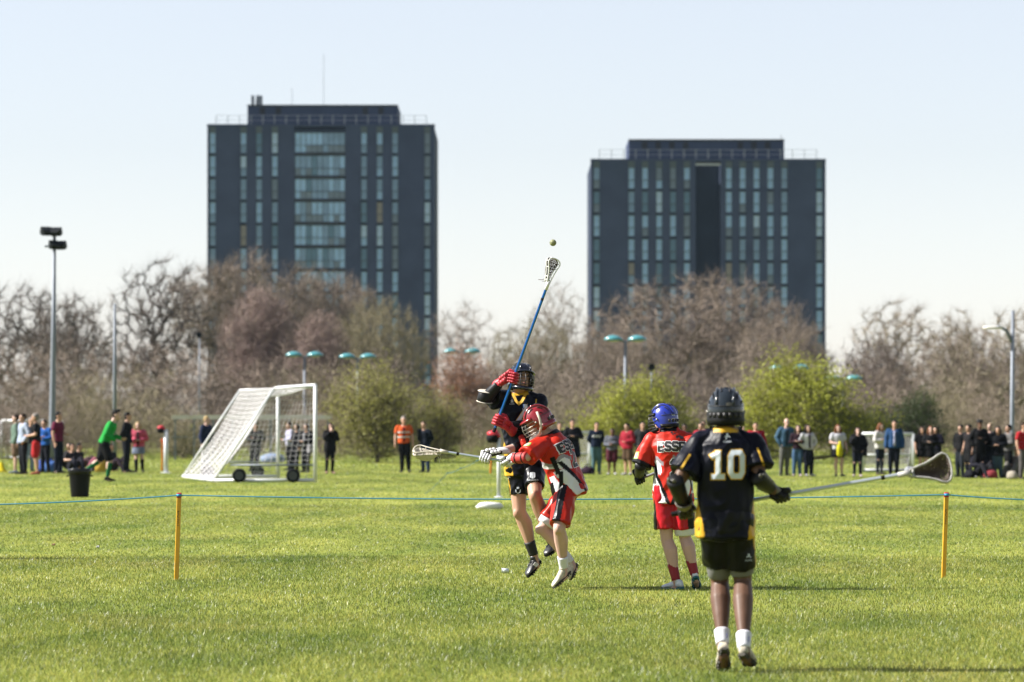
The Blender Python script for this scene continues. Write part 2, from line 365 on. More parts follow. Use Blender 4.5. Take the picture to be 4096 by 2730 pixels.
def leaf_mesh(tips, g_, per, spread, size):
    p = np.repeat(tips, per, 0) + g_.normal(0, spread, (len(tips) * per, 3)); n_ = len(p)
    a = g_.normal(size=(n_, 3)); a /= np.linalg.norm(a, axis=1)[:, None]; b = np.cross(a, g_.normal(size=(n_, 3))); b /= np.linalg.norm(b, axis=1)[:, None]
    s = size * (0.6 + 0.8 * g_.random((n_, 1)))
    V = np.stack([p - b * s * 0.45, p + a * s, p + b * s * 0.45, p - a * s], 1)
    T = np.array([[0, 1, 2], [0, 2, 3]])[None] + np.arange(n_)[:, None, None] * 4
    return V.reshape(-1, 3), T.reshape(-1, 3)
def cat(parts):
    V = []; T = []; n = 0
    for v, t in parts: V.append(v); T.append(t + n); n += len(v)
    return np.concatenate(V), np.concatenate(T)
bark = lambda n, c: mat(n, c, 0.9, 0.1, noise=0.35, scale=0.35, coord='Object', detail=6)
M['bark_grey'] = bark('bark_grey', (0.17, 0.14, 0.115)); M['twig_brown'] = bark('twig_brown', (0.275, 0.222, 0.182)); M['twig_pink'] = bark('twig_pink', (0.33, 0.25, 0.225))
M['twig_olive'] = bark('twig_olive', (0.27, 0.235, 0.15)); M['twig_dark'] = bark('twig_dark', (0.17, 0.138, 0.12)); M['bark_pale'] = bark('bark_pale', (0.30, 0.265, 0.19)); M['bark_dark'] = bark('bark_dark', (0.075, 0.063, 0.056))
def leafm(n, c): return mat(n, c, 0.6, 0.3, noise=0.35, scale=0.8, transl=0.45)
M['leaf_lime'] = leafm('leaf_lime', (0.38, 0.40, 0.055)); M['leaf_olive'] = leafm('leaf_olive', (0.33, 0.32, 0.085)); M['leaf_russet'] = leafm('leaf_russet', (0.36, 0.19, 0.11)); M['leaf_dark'] = leafm('leaf_dark', (0.05, 0.075, 0.02))
def make_tree(name, seed, env, trunk_h, n, tip, twigs, bark_m, twig_m, leaves=None, wig=0.07, straight=0.35, droop=0.0, shell=0.6):
    A, par, rad, leaf, g_ = grow(seed, env, trunk_h, n, tip, straight=straight, shell=shell)
    thick = limb_mesh(A, par, rad, g_, wig); V, T, tips = twig_mesh(A, par, rad, g_, *twigs, droop=droop)
    me = np_mesh(name + '_trunk', *thick); me.materials.append(M[bark_m]); mc = np_mesh(name + '_crown', V, T); mc.materials.append(M[twig_m]); ml = None
    if leaves:
        sel = tips[g_.random(len(tips)) < leaves[0]]; ml = np_mesh(name + '_leaves', *leaf_mesh(sel, g_, *leaves[1:4])); ml.materials.append(M[leaves[4]])
    return me, mc, ml
KIND = {}
# crowns at real size; each kind is then scaled a little and turned for every individual
KIND['oak'] = make_tree('oak', 1, [(0, 0, 7.5, 4.6, 4.6, 3.6), (-3, 0, 6, 3, 3, 2), (3, 0, 7, 3, 3, 3)], 3.2, 560, 0.026, (17, 1.0, 0.009, 0.10), 'bark_dark', 'twig_dark', wig=0.15, straight=0.22, shell=0.45)
KIND['oak_b'] = make_tree('oak_b', 9, [(0, 0, 8, 3.6, 3.6, 4.2), (-1.5, 0, 5, 3.4, 3, 2)], 4.0, 480, 0.027, (19, 0.95, 0.009, 0.10), 'bark_dark', 'twig_dark', wig=0.16, straight=0.18, shell=0.5)
KIND['broad'] = make_tree('broad', 2, [(0, 0, 7.0, 6.8, 6.0, 5.0), (-3, -1, 5, 4.5, 4, 3.6), (3.2, -1, 5, 4.5, 4, 3.6)], 2.6, 1700, 0.015, (26, 0.95, 0.009, 0.07), 'bark_grey', 'twig_brown', shell=0.42, wig=.045)
KIND['large'] = make_tree('large', 12, [(0, 0, 8.5, 5.5, 5.0, 4.6), (-3.2, 0, 9, 3.2, 3, 3.4), (3.6, 0, 7, 3.4, 3, 2.6), (0, 0, 4, 5, 4, 3)], 3.2, 1500, 0.017, (26, 0.95, 0.0095, 0.08), 'bark_dark', 'twig_brown', shell=0.45, wig=.05)
KIND['birch'] = make_tree('birch', 4, [(0, 0, 6.5, 2.6, 2.6, 5.2), (0, 0, 9.5, 1.5, 1.5, 2.4)], 2.2, 1000, 0.011, (28, 0.85, 0.008, 0.06), 'bark_pale', 'twig_pink', straight=0.5, droop=0.25, shell=0.55)
KIND['sparse'] = make_tree('sparse', 5, [(0, 0, 7.5, 2.8, 2.8, 4.0)], 4.0, 260, 0.011, (20, 1.1, 0.006, 0.06), 'bark_grey', 'twig_brown', straight=0.3, shell=0.5)
KIND['scrub'] = make_tree('scrub', 6, [(0, 0, 2.6, 2.4, 2.2, 2.5), (0, 0, 1.4, 2.2, 2, 1.4)], 0.5, 330, 0.012, (15, 0.62, 0.010, 0.06), 'twig_olive', 'twig_brown', shell=0.5)
KIND['scrub_b'] = make_tree('scrub_b', 16, [(0, 0, 3.0, 1.9, 1.9, 3.0)], 0.5, 300, 0.012, (15, 0.62, 0.010, 0.06), 'twig_olive', 'twig_olive', shell=0.5)
KIND['lime'] = make_tree('lime', 7, [(0, 0, 2.6, 2.4, 2.0, 2.3), (-2.0, 0, 1.5, 1.7, 1.6, 1.6), (2.2, 0, 1.4, 1.7, 1.6, 1.6), (0.7, 0, 4.3, 1.1, 1.1, 1.5), (-1.0, 0, 3.8, 1.0, 1.0, 1.2), (1.9, 0, 3.2, 1.0, 1, 1.1), (-3.2, 0, 1.0, 1.0, 1, 1.1), (3.4, 0, 0.9, .9, 1, 1.0)], 0.25, 700, 0.012, (11, 0.6, 0.009, 0.06), 'twig_olive', 'twig_olive', (0.55, 8, 0.25, 0.07, 'leaf_lime'))
KIND['olive'] = make_tree('olive', 8, [(0, 0, 3.0, 2.8, 2.4, 3.0), (0, 0, 1.8, 2.9, 2.4, 1.8)], 0.8, 520, 0.013, (14, 0.6, 0.010, 0.06), 'bark_dark', 'twig_olive', (0.4, 6, 0.2, 0.06, 'leaf_olive'))
KIND['russet'] = make_tree('russet', 10, [(0, 0, 4.2, 2.2, 2.2, 3.0)], 1.2, 420, 0.014, (13, 0.6, 0.010, 0.06), 'bark_grey', 'twig_pink', (0.5, 5, 0.18, 0.06, 'leaf_russet'))
KIND['dark'] = make_tree('dark', 13, [(0, 0, 1.7, 2.2, 1.8, 1.7), (0.8, 0, 3.0, 1.0, 1, 1.6)], 0.4, 330, 0.012, (10, 0.5, 0.010, 0.06), 'bark_dark', 'twig_dark', (0.7, 6, 0.2, 0.06, 'leaf_dark'))
HT = {k: max(float(v[1].vertices[i].co.z) for i in range(0, len(v[1].vertices), 3)) for k, v in KIND.items()}
def plant(kind, u, vtop, Y, label, rz=0.0, wide=1.0, name='bare_tree', catg='tree', group=None, mats=None):
    """u, vtop: crown centre and top in the photograph (2353 px scale)"""
    X = (u * 0.43518 - CX) * Y / F; H = CH - ((vtop - 20) * 0.43518 - HY) * Y / F; s = H / HT[kind]
    o = empty(name, (X, Y, 0), rz, label, catg, group); me, mc, ml = KIND[kind]
    o.scale = (s * wide, s * wide, s)
    link('trunk', me, None, o)
    c = link('crown', mc, None, o)
    if ml: link('leaves', ml, None, c)
    if mats:
        for ch in o.children:
            if ch.name.split('.')[0] in mats: ch.material_slots[0].link = 'OBJECT'; ch.material_slots[0].material = M[mats[ch.name.split('.')[0]]]
    return o
plant('oak', 45, 628, 235, 'gnarled bare oak left of the floodlight mast, at the photo edge', 0.4)
plant('oak', 178, 655, 228, 'gnarled bare oak with twisted limbs just right of the floodlight mast', 2.2, 0.82)
plant('oak_b', 372, 592, 240, 'tall bare tree with upright limbs left of the left tower', 1.0, 1.0)
plant('large', 575, 552, 280, 'large dark bare tree in front of the left half of the left tower', 0.3, 1.0)
plant('large', 745, 600, 285, 'bare tree hiding the foot of the glazed tower bay', 1.9, 0.9)
plant('birch', 600, 655, 205, 'pinkish bare birch, the taller of two before the left tower', 0.2, 1.25, 'birch_tree')
plant('birch', 735, 715, 200, 'pinkish bare birch, the shorter of two before the left tower', 1.7, 1.15, 'birch_tree')
plant('broad', 868, 672, 262, 'bare olive brown tree before the right edge of the left tower', 2.5, 0.62, mats={'crown': 'twig_olive'})
plant('sparse', 1065, 688, 290, 'thin pale leafless tree between the towers, behind twin lamps', 0.9, 1.2)
plant('sparse', 1290, 640, 290, 'thin pale leafless tree left of the right tower edge', 2.0, 0.9)
plant('broad', 1225, 728, 240, 'spreading bare tree behind the raised blue stick', 0.9, 0.72, mats={'crown': 'twig_olive'})
plant('broad', 1615, 618, 236, 'great dome shaped bare tree in front of the right tower', 0.0, 1.22)
plant('broad', 1790, 720, 228, 'lower bare tree on the right flank of the dome shaped one', 1.4, 0.72)
plant('broad', 1415, 745, 225, 'lower bare tree on the left flank of the dome shaped one', 3.4, 0.75)
plant('oak_b', 2060, 692, 215, 'bare tree with pale trunk right of the right tower', 0.7, 1.1, mats={'trunk': 'bark_pale', 'crown': 'twig_brown'})
plant('broad', 2020, 775, 205, 'rounded bare tree right of the lime green shrub', 2.7, 0.62, mats={'crown': 'twig_dark'})
plant('broad', 2215, 745, 200, 'rounded bare tree left of the right lamp post', 1.1, 0.8)
plant('oak', 2335, 690, 170, 'bare tree with pale branches behind the right lamp post', 0.2, 0.9, mats={'trunk': 'bark_pale', 'crown': 'twig_brown'})
plant('oak_b', 2195, 712, 190, 'slender bare tree with forked pale limbs near the right edge', 2.9, 0.75, mats={'trunk': 'bark_pale', 'crown': 'twig_brown'})
plant('russet', 1062, 815, 178, 'russet leaved tree below the twin lamps between the towers', 0, 1.0, 'russet_tree')
plant('olive', 868, 838, 150, 'olive brown budding shrub between the goal and the orange vest', 0.5, 1.1, 'budding_shrub', 'shrub')
plant('olive', 1000, 905, 152, 'low olive shrub behind the orange vest steward', 2.2, 1.0, 'budding_shrub', 'shrub', mats={'crown': 'twig_dark'})
plant('lime', 1462, 866, 150, 'smaller lime green shrub left of the blue helmet', 0.4, 1.25, 'lime_shrub', 'shrub')
plant('lime', 1848, 818, 148, 'larger lime green shrub right of the black helmet', 3.3, 1.2, 'lime_shrub', 'shrub')
plant('dark', 2085, 905, 150, 'dark ivy covered bush behind the small right goal', 0, 1.1, 'ivy_bush', 'shrub')
plant('dark', 420, 1000, 165, 'low dark green bush left of the big goal', 1.0, 1.5, 'low_bush', 'shrub')
# the bare thicket along the field edge, one continuous mass
def thicket():
    g_ = np.random.default_rng(77); PV = {k: [] for k in ('twig_brown', 'twig_olive', 'twig_dark')}
    src = {}
    for kd in ('scrub', 'scrub_b'):
        me, mc, _ = KIND[kd]; out = []
        for m_ in (me, mc):
            v = np.empty(len(m_.vertices) * 3, np.float32); m_.vertices.foreach_get('co', v); t = np.empty(len(m_.loops), np.int32); m_.loops.foreach_get('vertex_index', t); out.append((v.reshape(-1, 3), t.reshape(-1, 3)))
        src[kd] = out
    spots = []
    for (Y, x0, x1, step, h0, h1, kinds) in THICKET:
        x = x0
        while x < x1:
            dip = min([1.0] + [f_ for u0, u1, f_ in DIPS if u0 < x < u1])
            spots.append((x * 0.43518, Y + g_.normal(0, 3), (h0 + (h1 - h0) * g_.random()) * dip, kinds)); x += step * (0.6 + 0.8 * g_.random())
    for (px, Y, H, kinds) in spots:
        kd = 'scrub' if g_.random() < 0.6 else 'scrub_b'; X = (px - CX) * Y / F; s = H / HT[kd]; a = g_.random() * 6.283; w = s * (1.0 + 0.35 * g_.random())
        tw = src[kd][1]; lm = src[kd][0]
        keep = g_.random(len(tw[1]) // 3) < 0.55
        tk = tw[1].reshape(-1, 3, 3)[keep].reshape(-1, 3)
        used = np.unique(tk); mp = np.zeros(len(tw[0]), np.int64); mp[used] = np.arange(len(used))
        c_, s_ = math.cos(a) * w, math.sin(a) * w
        def tr(v): return np.stack([v[:, 0] * c_ - v[:, 1] * s_ + X, v[:, 0] * s_ + v[:, 1] * c_ + Y, v[:, 2] * s], 1)
        PV[kinds[int(g_.integers(len(kinds)))]].append((tr(tw[0][used]), mp[tk]))
    first = None
    for k, ps in PV.items():
        if not ps: continue
        yield k, cat(ps)
DIPS = [(230, 300, .8), (440, 500, .62), (925, 1030, .62), (1870, 1945, .66)]
THICKET = [(166, -130, 2480, 46, 2.2, 3.6, ('twig_brown', 'twig_olive')), (182, -130, 2480, 46, 3.4, 5.0, ('twig_brown', 'twig_dark', 'twig_olive')),
           (202, -130, 2480, 46, 4.2, 6.6, ('twig_brown', 'twig_brown', 'twig_dark')), (157, 690, 1330, 70, 1.2, 2.2, ('twig_dark', 'twig_olive'))]
tk = None
for k, (v, t) in thicket():
    o = link({'twig_brown': 'brown_thicket', 'twig_olive': 'olive_thicket', 'twig_dark': 'dark_thicket'}[k], np_mesh(k + '_thicket', v, t), M[k])
    tag(o, {'twig_brown': 'tangled bare brown thicket along the far field edge', 'twig_olive': 'olive tinged bare scrub mixed into the far thicket', 'twig_dark': 'darker bare scrub at the back of the thicket'}[k], 'thicket', kind='stuff')
# ------------------------------------------------------------------ figures: bodies and clothes grown as fused solids
from mathutils import noise as mn
PENDING = []
def solid(mb, name, m, parent, base, voxel, smooth=5, fold=None):
    """one continuous surface: the shapes in mb are fused by a voxel remesh and smoothed"""
    mb.v = [(p[0] - base[0], p[1] - base[1], p[2] - base[2]) for p in mb.v]
    o = mb.build(name, m, parent)
    r = o.modifiers.new('fuse', 'REMESH'); r.mode = 'VOXEL'; r.voxel_size = voxel
    if smooth: s = o.modifiers.new('soft', 'SMOOTH'); s.factor = 0.5; s.iterations = smooth
    PENDING.append((o, fold)); return o
def finish():
    dg = bpy.context.evaluated_depsgraph_get()
    for o, fold in PENDING:
        me = bpy.data.meshes.new_from_object(o.evaluated_get(dg)); o.modifiers.clear(); o.data = me
        if fold:
            amp, fx, fz, sd = fold; n = len(me.vertices); co = np.empty(n * 3, np.float32); me.vertices.foreach_get('co', co); co = co.reshape(-1, 3)
            no = np.empty(n * 3, np.float32); me.vertices.foreach_get('normal', no); no = no.reshape(-1, 3)
            d = np.array([mn.noise(Vector((p[0] * fx + sd, p[1] * fx, p[2] * fz + p[0] * 3.0))) * 0.65 + 0.5 * (0.5 - abs(mn.noise(Vector((p[0] * fx * 1.3 - p[2] * 5.0, p[1] * fx + sd, p[2] * fz * 1.7 + 7))))) for p in co], np.float32)
            co += no * (d * amp)[:, None]; me.vertices.foreach_set('co', co.ravel()); me.update()
        me.polygons.foreach_set('use_smooth', [True] * len(me.polygons))
    PENDING.clear()
def paint(o, fn):
    """printed cloth colours: fn(world positions n x 3) -> n x 3 colours"""
    me = o.data; n = len(me.vertices); co = np.empty(n * 3, np.float32); me.vertices.foreach_get('co', co); co = co.reshape(-1, 3)
    Mx = np.array(o.parent.matrix_world.to_translation()) if o.parent else np.zeros(3)
    q = o.parent
    base = np.array(q.location) if q else np.zeros(3)
    c = np.ones((n, 4), np.float32); c[:, :3] = fn(co + base) * ALB
    a = me.color_attributes.new('dye', 'FLOAT_COLOR', 'POINT'); a.data.foreach_set('color', c.ravel())
def limb(mb, pts, rad, seg=10, flat=1.0):
    mb.tube(pts, rad, seg, True, flat)
    for p, r in zip(pts, rad): mb.ell(p, (r * 0.98, r * 0.98 * max(flat, .8), r * 0.98), None, 8, 6)
def lerp(a, b, t): return Vector(a) * (1 - t) + Vector(b) * t
class Fig:
    def __init__(s, base, h=1.8, **j):
        s.base = Vector(base); s.s = h / 1.8; s.ts = s.s; s.td = s.s; s.j = {k: Vector(v) for k, v in j.items()}
        J = s.j; s.up = (J['neck'] - J['pelvis']).normalized()
        def orth(v): v = v - s.up * v.dot(s.up); return v.normalized()
        s.lat_s = orth(J['rsh'] - J['lsh']); s.lat_h = orth(J['rhip'] - J['lhip'])
        s.len = (J['neck'] - J['pelvis']).length
        s.fwd = s.lat_s.cross(s.up) * -1.0      # lat = towards the person's right, up -> forward
    def ring(s, h, w, d, seg=18, e=0.85, push=0.0):
        t = max(0, min(1, h / s.len)); lat = s.lat_h.lerp(s.lat_s, t).normalized(); fw = s.up.cross(lat)
        c = s.j['pelvis'] + s.up * h + fw * push; out = []
        for i in range(seg):
            q = 2 * math.pi * i / seg; cq, sq = math.cos(q), math.sin(q)
            out.append(c + lat * (abs(cq) ** e * math.copysign(1, cq)) * w + fw * (abs(sq) ** e * math.copysign(1, sq)) * d)
        return out
    def torso(s, mb, prof, off=0.0, e=0.85):
        mb.loft([s.ring(h * s.len / 0.56, (w * s.ts + off), (d * s.td + off), e=e) for h, w, d in prof])
def head_shape(mb, c, f, u, k):
    r = f.cross(u).normalized(); Q = Matrix((r, f, u)).transposed()
    P = lambda x, y, z: c + (r * x + f * y + u * z) * k
    mb.ell(P(0, -0.008, 0.03), (0.077 * k, 0.096 * k, 0.09 * k), Q, 14, 10)          # skull
    mb.ell(P(0, 0.028, -0.045), (0.055 * k, 0.062 * k, 0.075 * k), Q, 12, 8)         # jaw
    mb.ell(P(0, 0.075, -0.095), (0.024 * k, 0.018 * k, 0.018 * k), Q, 8, 6)          # chin
    mb.add([P(-0.017, 0.085, -0.03), P(0.017, 0.085, -0.03), P(0, 0.118, -0.026), P(0, 0.085, 0.03), P(0, 0.06, -0.02)], [[0, 1, 2], [0, 2, 3], [1, 3, 2], [0, 3, 4], [1, 4, 3], [0, 4, 1]])   # nose
    mb.ell(P(0, 0.082, 0.028), (0.05 * k, 0.014 * k, 0.012 * k), Q, 10, 6)           # brow
    mb.ell(P(0, 0.083, -0.062), (0.026 * k, 0.014 * k, 0.012 * k), Q, 8, 6)          # lips
    for sx in (-1, 1): mb.ell(P(sx * 0.078, -0.01, -0.01), (0.012 * k, 0.022 * k, 0.034 * k), Q, 8, 6)
def face_parts(parent, base, c, f, u, k, eye_m, lip_m):
    r = f.cross(u).normalized(); Q = Matrix((r, f, u)).transposed(); P = lambda x, y, z: c + (r * x + f * y + u * z) * k - Vector(base)
    for sx in (-1, 1): MB().ell(P(sx * 0.032, 0.083, 0.008), (0.013 * k, 0.008 * k, 0.007 * k), Q, 8, 6).build('eye', eye_m, parent, True)
    MB().ell(P(0, 0.094, -0.062), (0.024 * k, 0.008 * k, 0.008 * k), Q, 8, 6).build('mouth', lip_m, parent, True)
BODY = [(-0.09, .12, .09), (0.0, .158, .11), (0.10, .152, .105), (0.20, .138, .098), (0.32, .15, .108), (0.42, .160, .106), (0.49, .135, .088), (0.54, .075, .062), (0.60, .052, .054)]
def body_shape(f, hands=True, feet=True):
    mb = MB(); J = f.j; k = f.s; f.torso(mb, BODY)
    limb(mb, [J['neck'] - f.up * 0.03, lerp(J['neck'], J['head'], 0.55)], [0.06 * k, 0.055 * k])
    head_shape(mb, J['head'], f.hf, f.hu, k)
    for a in 'lr':
        S_, E_, W_ = J[a + 'sh'], J[a + 'el'], J[a + 'wr']
        limb(mb, [lerp(S_, J['neck'], 0.25) - f.up * .02, S_ - f.up * .006, lerp(S_, E_, .5), E_], [.045 * k, .05 * k, .05 * k, .042 * k])
        limb(mb, [E_, lerp(E_, W_, .3), W_], [.042 * k, .044 * k, .029 * k])
        H, K, A = J[a + 'hip'], J[a + 'kn'], J[a + 'an']
        limb(mb, [H, lerp(H, K, .4), lerp(H, K, .75), K], [.088 * k, .077 * k, .063 * k, .056 * k])
        bk = (lerp(H, A, .5) - K); bk = bk.normalized() * 0.012 if bk.length > .01 else -f.fwd * 0.012
        limb(mb, [K, lerp(K, A, .28) + bk * 1.8, lerp(K, A, .55) + bk, lerp(K, A, .8), A], [.054 * k, .064 * k, .052 * k, .038 * k, .036 * k]); mb.ell(K - bk * 3.2, (.036 * k, .036 * k, .045 * k), None, 8, 6)
        if hands and (a + 'ha') in J: simple_hand(mb, W_, J[a + 'ha'], f, k, 1 if a == 'r' else -1)
        if feet: limb(mb, [A, lerp(J[a + 'he'], J[a + 'to'], .3) , lerp(J[a + 'he'], J[a + 'to'], .75)], [.038 * k, .034 * k, .026 * k])
    return mb
def simple_hand(mb, w, h, f, k, side):
    d = (h - w).normalized(); n = d.cross(f.fwd); n = n.normalized() if n.length > .05 else f.lat_s; q = n.cross(d)
    pc = w + d * 0.055 * k
    mb.tube([w, pc, w + d * 0.095 * k], [.028 * k, .042 * k, .036 * k], 8, True, 0.5, up=q)
    for i in range(4):
        b = w + d * 0.09 * k + q * (i - 1.5) * 0.02 * k; l = (.065, .075, .07, .055)[i] * k
        mb.tube([b, b + d * l * .5 + n * 0.004, b + d * l * .85 + n * 0.022 * side], [.011 * k, .010 * k, .008 * k], 6)
    t0 = w + d * 0.03 * k + q * 0.03 * k; mb.tube([t0, t0 + (d * .5 + q * .6) * 0.05 * k, t0 + (d * .9 + q * .5) * 0.075 * k], [.014 * k, .012 * k, .009 * k], 6)
def shoe(parent, base, an, he, to, k, m_up, m_sole, name='shoe', studs=False, m_trim=None):
    b = Vector(base); he, to, an = he - b, to - b, an - b
    d = (to - he).normalized(); u = an - lerp(he, to, .3); u = (u - d * u.dot(d)).normalized(); s = d.cross(u); L = (to - he).length
    def ring(t, w, h0, h1, n=12):
        c = he + d * (L * t); out = []
        for i in range(n):
            q = 2 * math.pi * i / n; cy, cz = math.cos(q), math.sin(q)
            out.append(c + s * (abs(cy) ** .7 * math.copysign(w, cy)) + u * ((h1 + h0) / 2 + (h1 - h0) / 2 * cz))
        return out
    up = MB().loft([ring(t, w * k, 0.006, h * k) for t, w, h in ((-.03, .018, .05), (.02, .03, .075), (.14, .037, .085), (.3, .037, .082), (.48, .04, .066), (.68, .047, .05), (.85, .045, .042), (.97, .03, .032), (1.02, .012, .02))])
    up.tube([he + d * L * .2 + u * .06 * k, lerp(he + d * L * .2 + u * .07 * k, an, .7)], [.038 * k, .037 * k], 10)
    o = up.build(name, m_up, parent, True)
    so = MB().loft([ring(t, w * k, -0.012, 0.010) for t, w in ((-.04, .02), (.02, .034), (.14, .04), (.35, .036), (.55, .042), (.7, .05), (.86, .048), (.98, .032), (1.035, .014))])
    if studs:
        for t, w in ((.06, .022), (.18, .026), (.55, .03), (.7, .036), (.84, .034)):
            for sx in (-1, 1): p = he + d * L * t + s * sx * w * k - u * .008; so.tube([p, p - u * .014], [.009, .006], 6)
    so.build('sole', m_sole, o)
    if m_trim:
        tr = MB()
        for q in range(3):
            for sx in (-1, 1): tr.box(he + d * L * (.34 + q * .07) + s * sx * .041 * k + u * .034, (.004, .012, .05), M=Matrix((s, d, (u + d * .4).normalized())).transposed())
        tr.build('stripe', m_trim, o)
        lc = MB()
        for q in range(5): lc.tube([he + d * L * (.38 + .06 * q) + s * .022 + u * (.083 - .008 * q) * k, he + d * L * (.40 + .06 * q) - s * .022 + u * (.083 - .008 * q) * k], .004, 5)
        lc.build('lace', m_sole if m_trim is not None else m_trim, o)
    return o
def decal(name, polys, o, ux, uy, n, target, off, m, parent, base, step=0.014):
    """flat print laid onto a garment: 2-D polygons dropped along -n onto the cloth"""
    bm = bmesh.new()
    for i, poly in enumerate(polys):
        bm.faces.new([bm.verts.new((p[0], p[1], i * 1e-4)) for p in poly])
    bmesh.ops.triangulate(bm, faces=bm.faces[:])
    for _ in range(5):
        es = [e for e in bm.edges if e.calc_length() > step]
        if not es: break
        bmesh.ops.subdivide_edges(bm, edges=es, cuts=1); bmesh.ops.triangulate(bm, faces=[f for f in bm.faces if len(f.verts) > 3])
    bv = BVHTree.FromPolygons([tuple(v.co) for v in target.data.vertices], [tuple(p.vertices) for p in target.data.polygons])
    b = Vector(base)
    gone = []
    for v in bm.verts:
        P = o + ux * v.co.x + uy * v.co.y - b; h = bv.ray_cast(P + n * 0.4, -n)
        if h[0] is None or h[1].dot(n) < 0.12: gone.append(v)
        else: v.co = h[0] + n * (off + v.co.z)
    if gone: bmesh.ops.delete(bm, geom=gone, context='VERTS')
    me = bpy.data.meshes.new(name); bm.to_mesh(me); bm.free(); return link(name, me, m, parent)
def stroke(path, w, ext=0.0):
    P = [Vector((x, y)) for x, y in path]
    if ext:
        P[0] = P[0] + (P[0] - P[1]).normalized() * ext; P[-1] = P[-1] + (P[-1] - P[-2]).normalized() * ext
    L = []; Rr = []
    for i, p in enumerate(P):
        d0 = (P[i] - P[i - 1]).normalized() if i else (P[1] - P[0]).normalized(); d1 = (P[i + 1] - P[i]).normalized() if i < len(P) - 1 else d0
        n0 = Vector((-d0.y, d0.x)); n1 = Vector((-d1.y, d1.x)); m = (n0 + n1).normalized(); q = w / 2 / max(.5, m.dot(n0)); L.append(p + m * q); Rr.append(p - m * q)
    return [[L[i], Rr[i], Rr[i + 1], L[i + 1]] for i in range(len(P) - 1)]
GLYPH = {  # strokes in a unit box
 'E': [[(.14, 0), (.14, 1)], [(.22, .91), (.95, .91)], [(.22, .5), (.72, .5)], [(.22, .09), (.95, .09)], [(.88, .82), (.88, .74)], [(.88, .18), (.88, .26)]],
 'S': [[(.9, .72), (.9, .8), (.78, .91), (.24, .91), (.12, .8), (.12, .62), (.24, .52), (.78, .48), (.9, .38), (.9, .2), (.78, .09), (.24, .09), (.1, .2), (.1, .3)]],
 'X': [[(.1, 0), (.9, 1)], [(.1, 1), (.9, 0)]],
 '1': [[(.52, .1), (.52, .99)], [(.12, .05), (.92, .05)], [(.36, .86), (.1, .76)]],
 '0': [[(.5, .93), (.28, .93), (.14, .78), (.14, .22), (.28, .07), (.72, .07), (.86, .22), (.86, .78), (.72, .93), (.5, .93)]],
 '2': [[(.12, .72), (.12, .8), (.25, .92), (.75, .92), (.88, .8), (.88, .6), (.14, .2), (.14, .08), (.9, .08)]],
 '4': [[(.72, 0), (.72, 1), (.1, .32), (.95, .32)]]}
def glyphs(txt, cw, ch, w, gap, outline=0.0, arch=0.0):
    out = []; W = len(txt) * cw + (len(txt) - 1) * gap; x0 = -W / 2
    for i, c in enumerate(txt):
        cx = x0 + cw / 2 + i * (cw + gap); dy = -arch * (cx / (W / 2)) ** 2 if arch else 0
        for st in GLYPH[c]:
            p = [(x0 + i * (cw + gap) + x * cw, (y - .5) * ch + dy) for x, y in st]; out += stroke(p, w + 2 * outline, outline)
    return out
def text_polys(txt, size):
    cu = bpy.data.curves.new('print', 'FONT'); cu.body = txt; cu.size = size; cu.align_x = 'CENTER'; cu.align_y = 'CENTER'; cu.resolution_u = 2
    o = bpy.data.objects.new('print', cu); COL.objects.link(o); dg = bpy.context.evaluated_depsgraph_get(); me = bpy.data.meshes.new_from_object(o.evaluated_get(dg))
    out = [[(me.vertices[i].co.x, me.vertices[i].co.y) for i in p.vertices] for p in me.polygons]
    bpy.data.objects.remove(o); bpy.data.curves.remove(cu); return out
def circ(cx, cy, rx, ry, n=14): return [(cx + rx * math.cos(6.2832 * i / n), cy + ry * math.sin(6.2832 * i / n)) for i in range(n)]
def rect(x0, y0, x1, y1): return [(x0, y0), (x1, y0), (x1, y1), (x0, y1)]
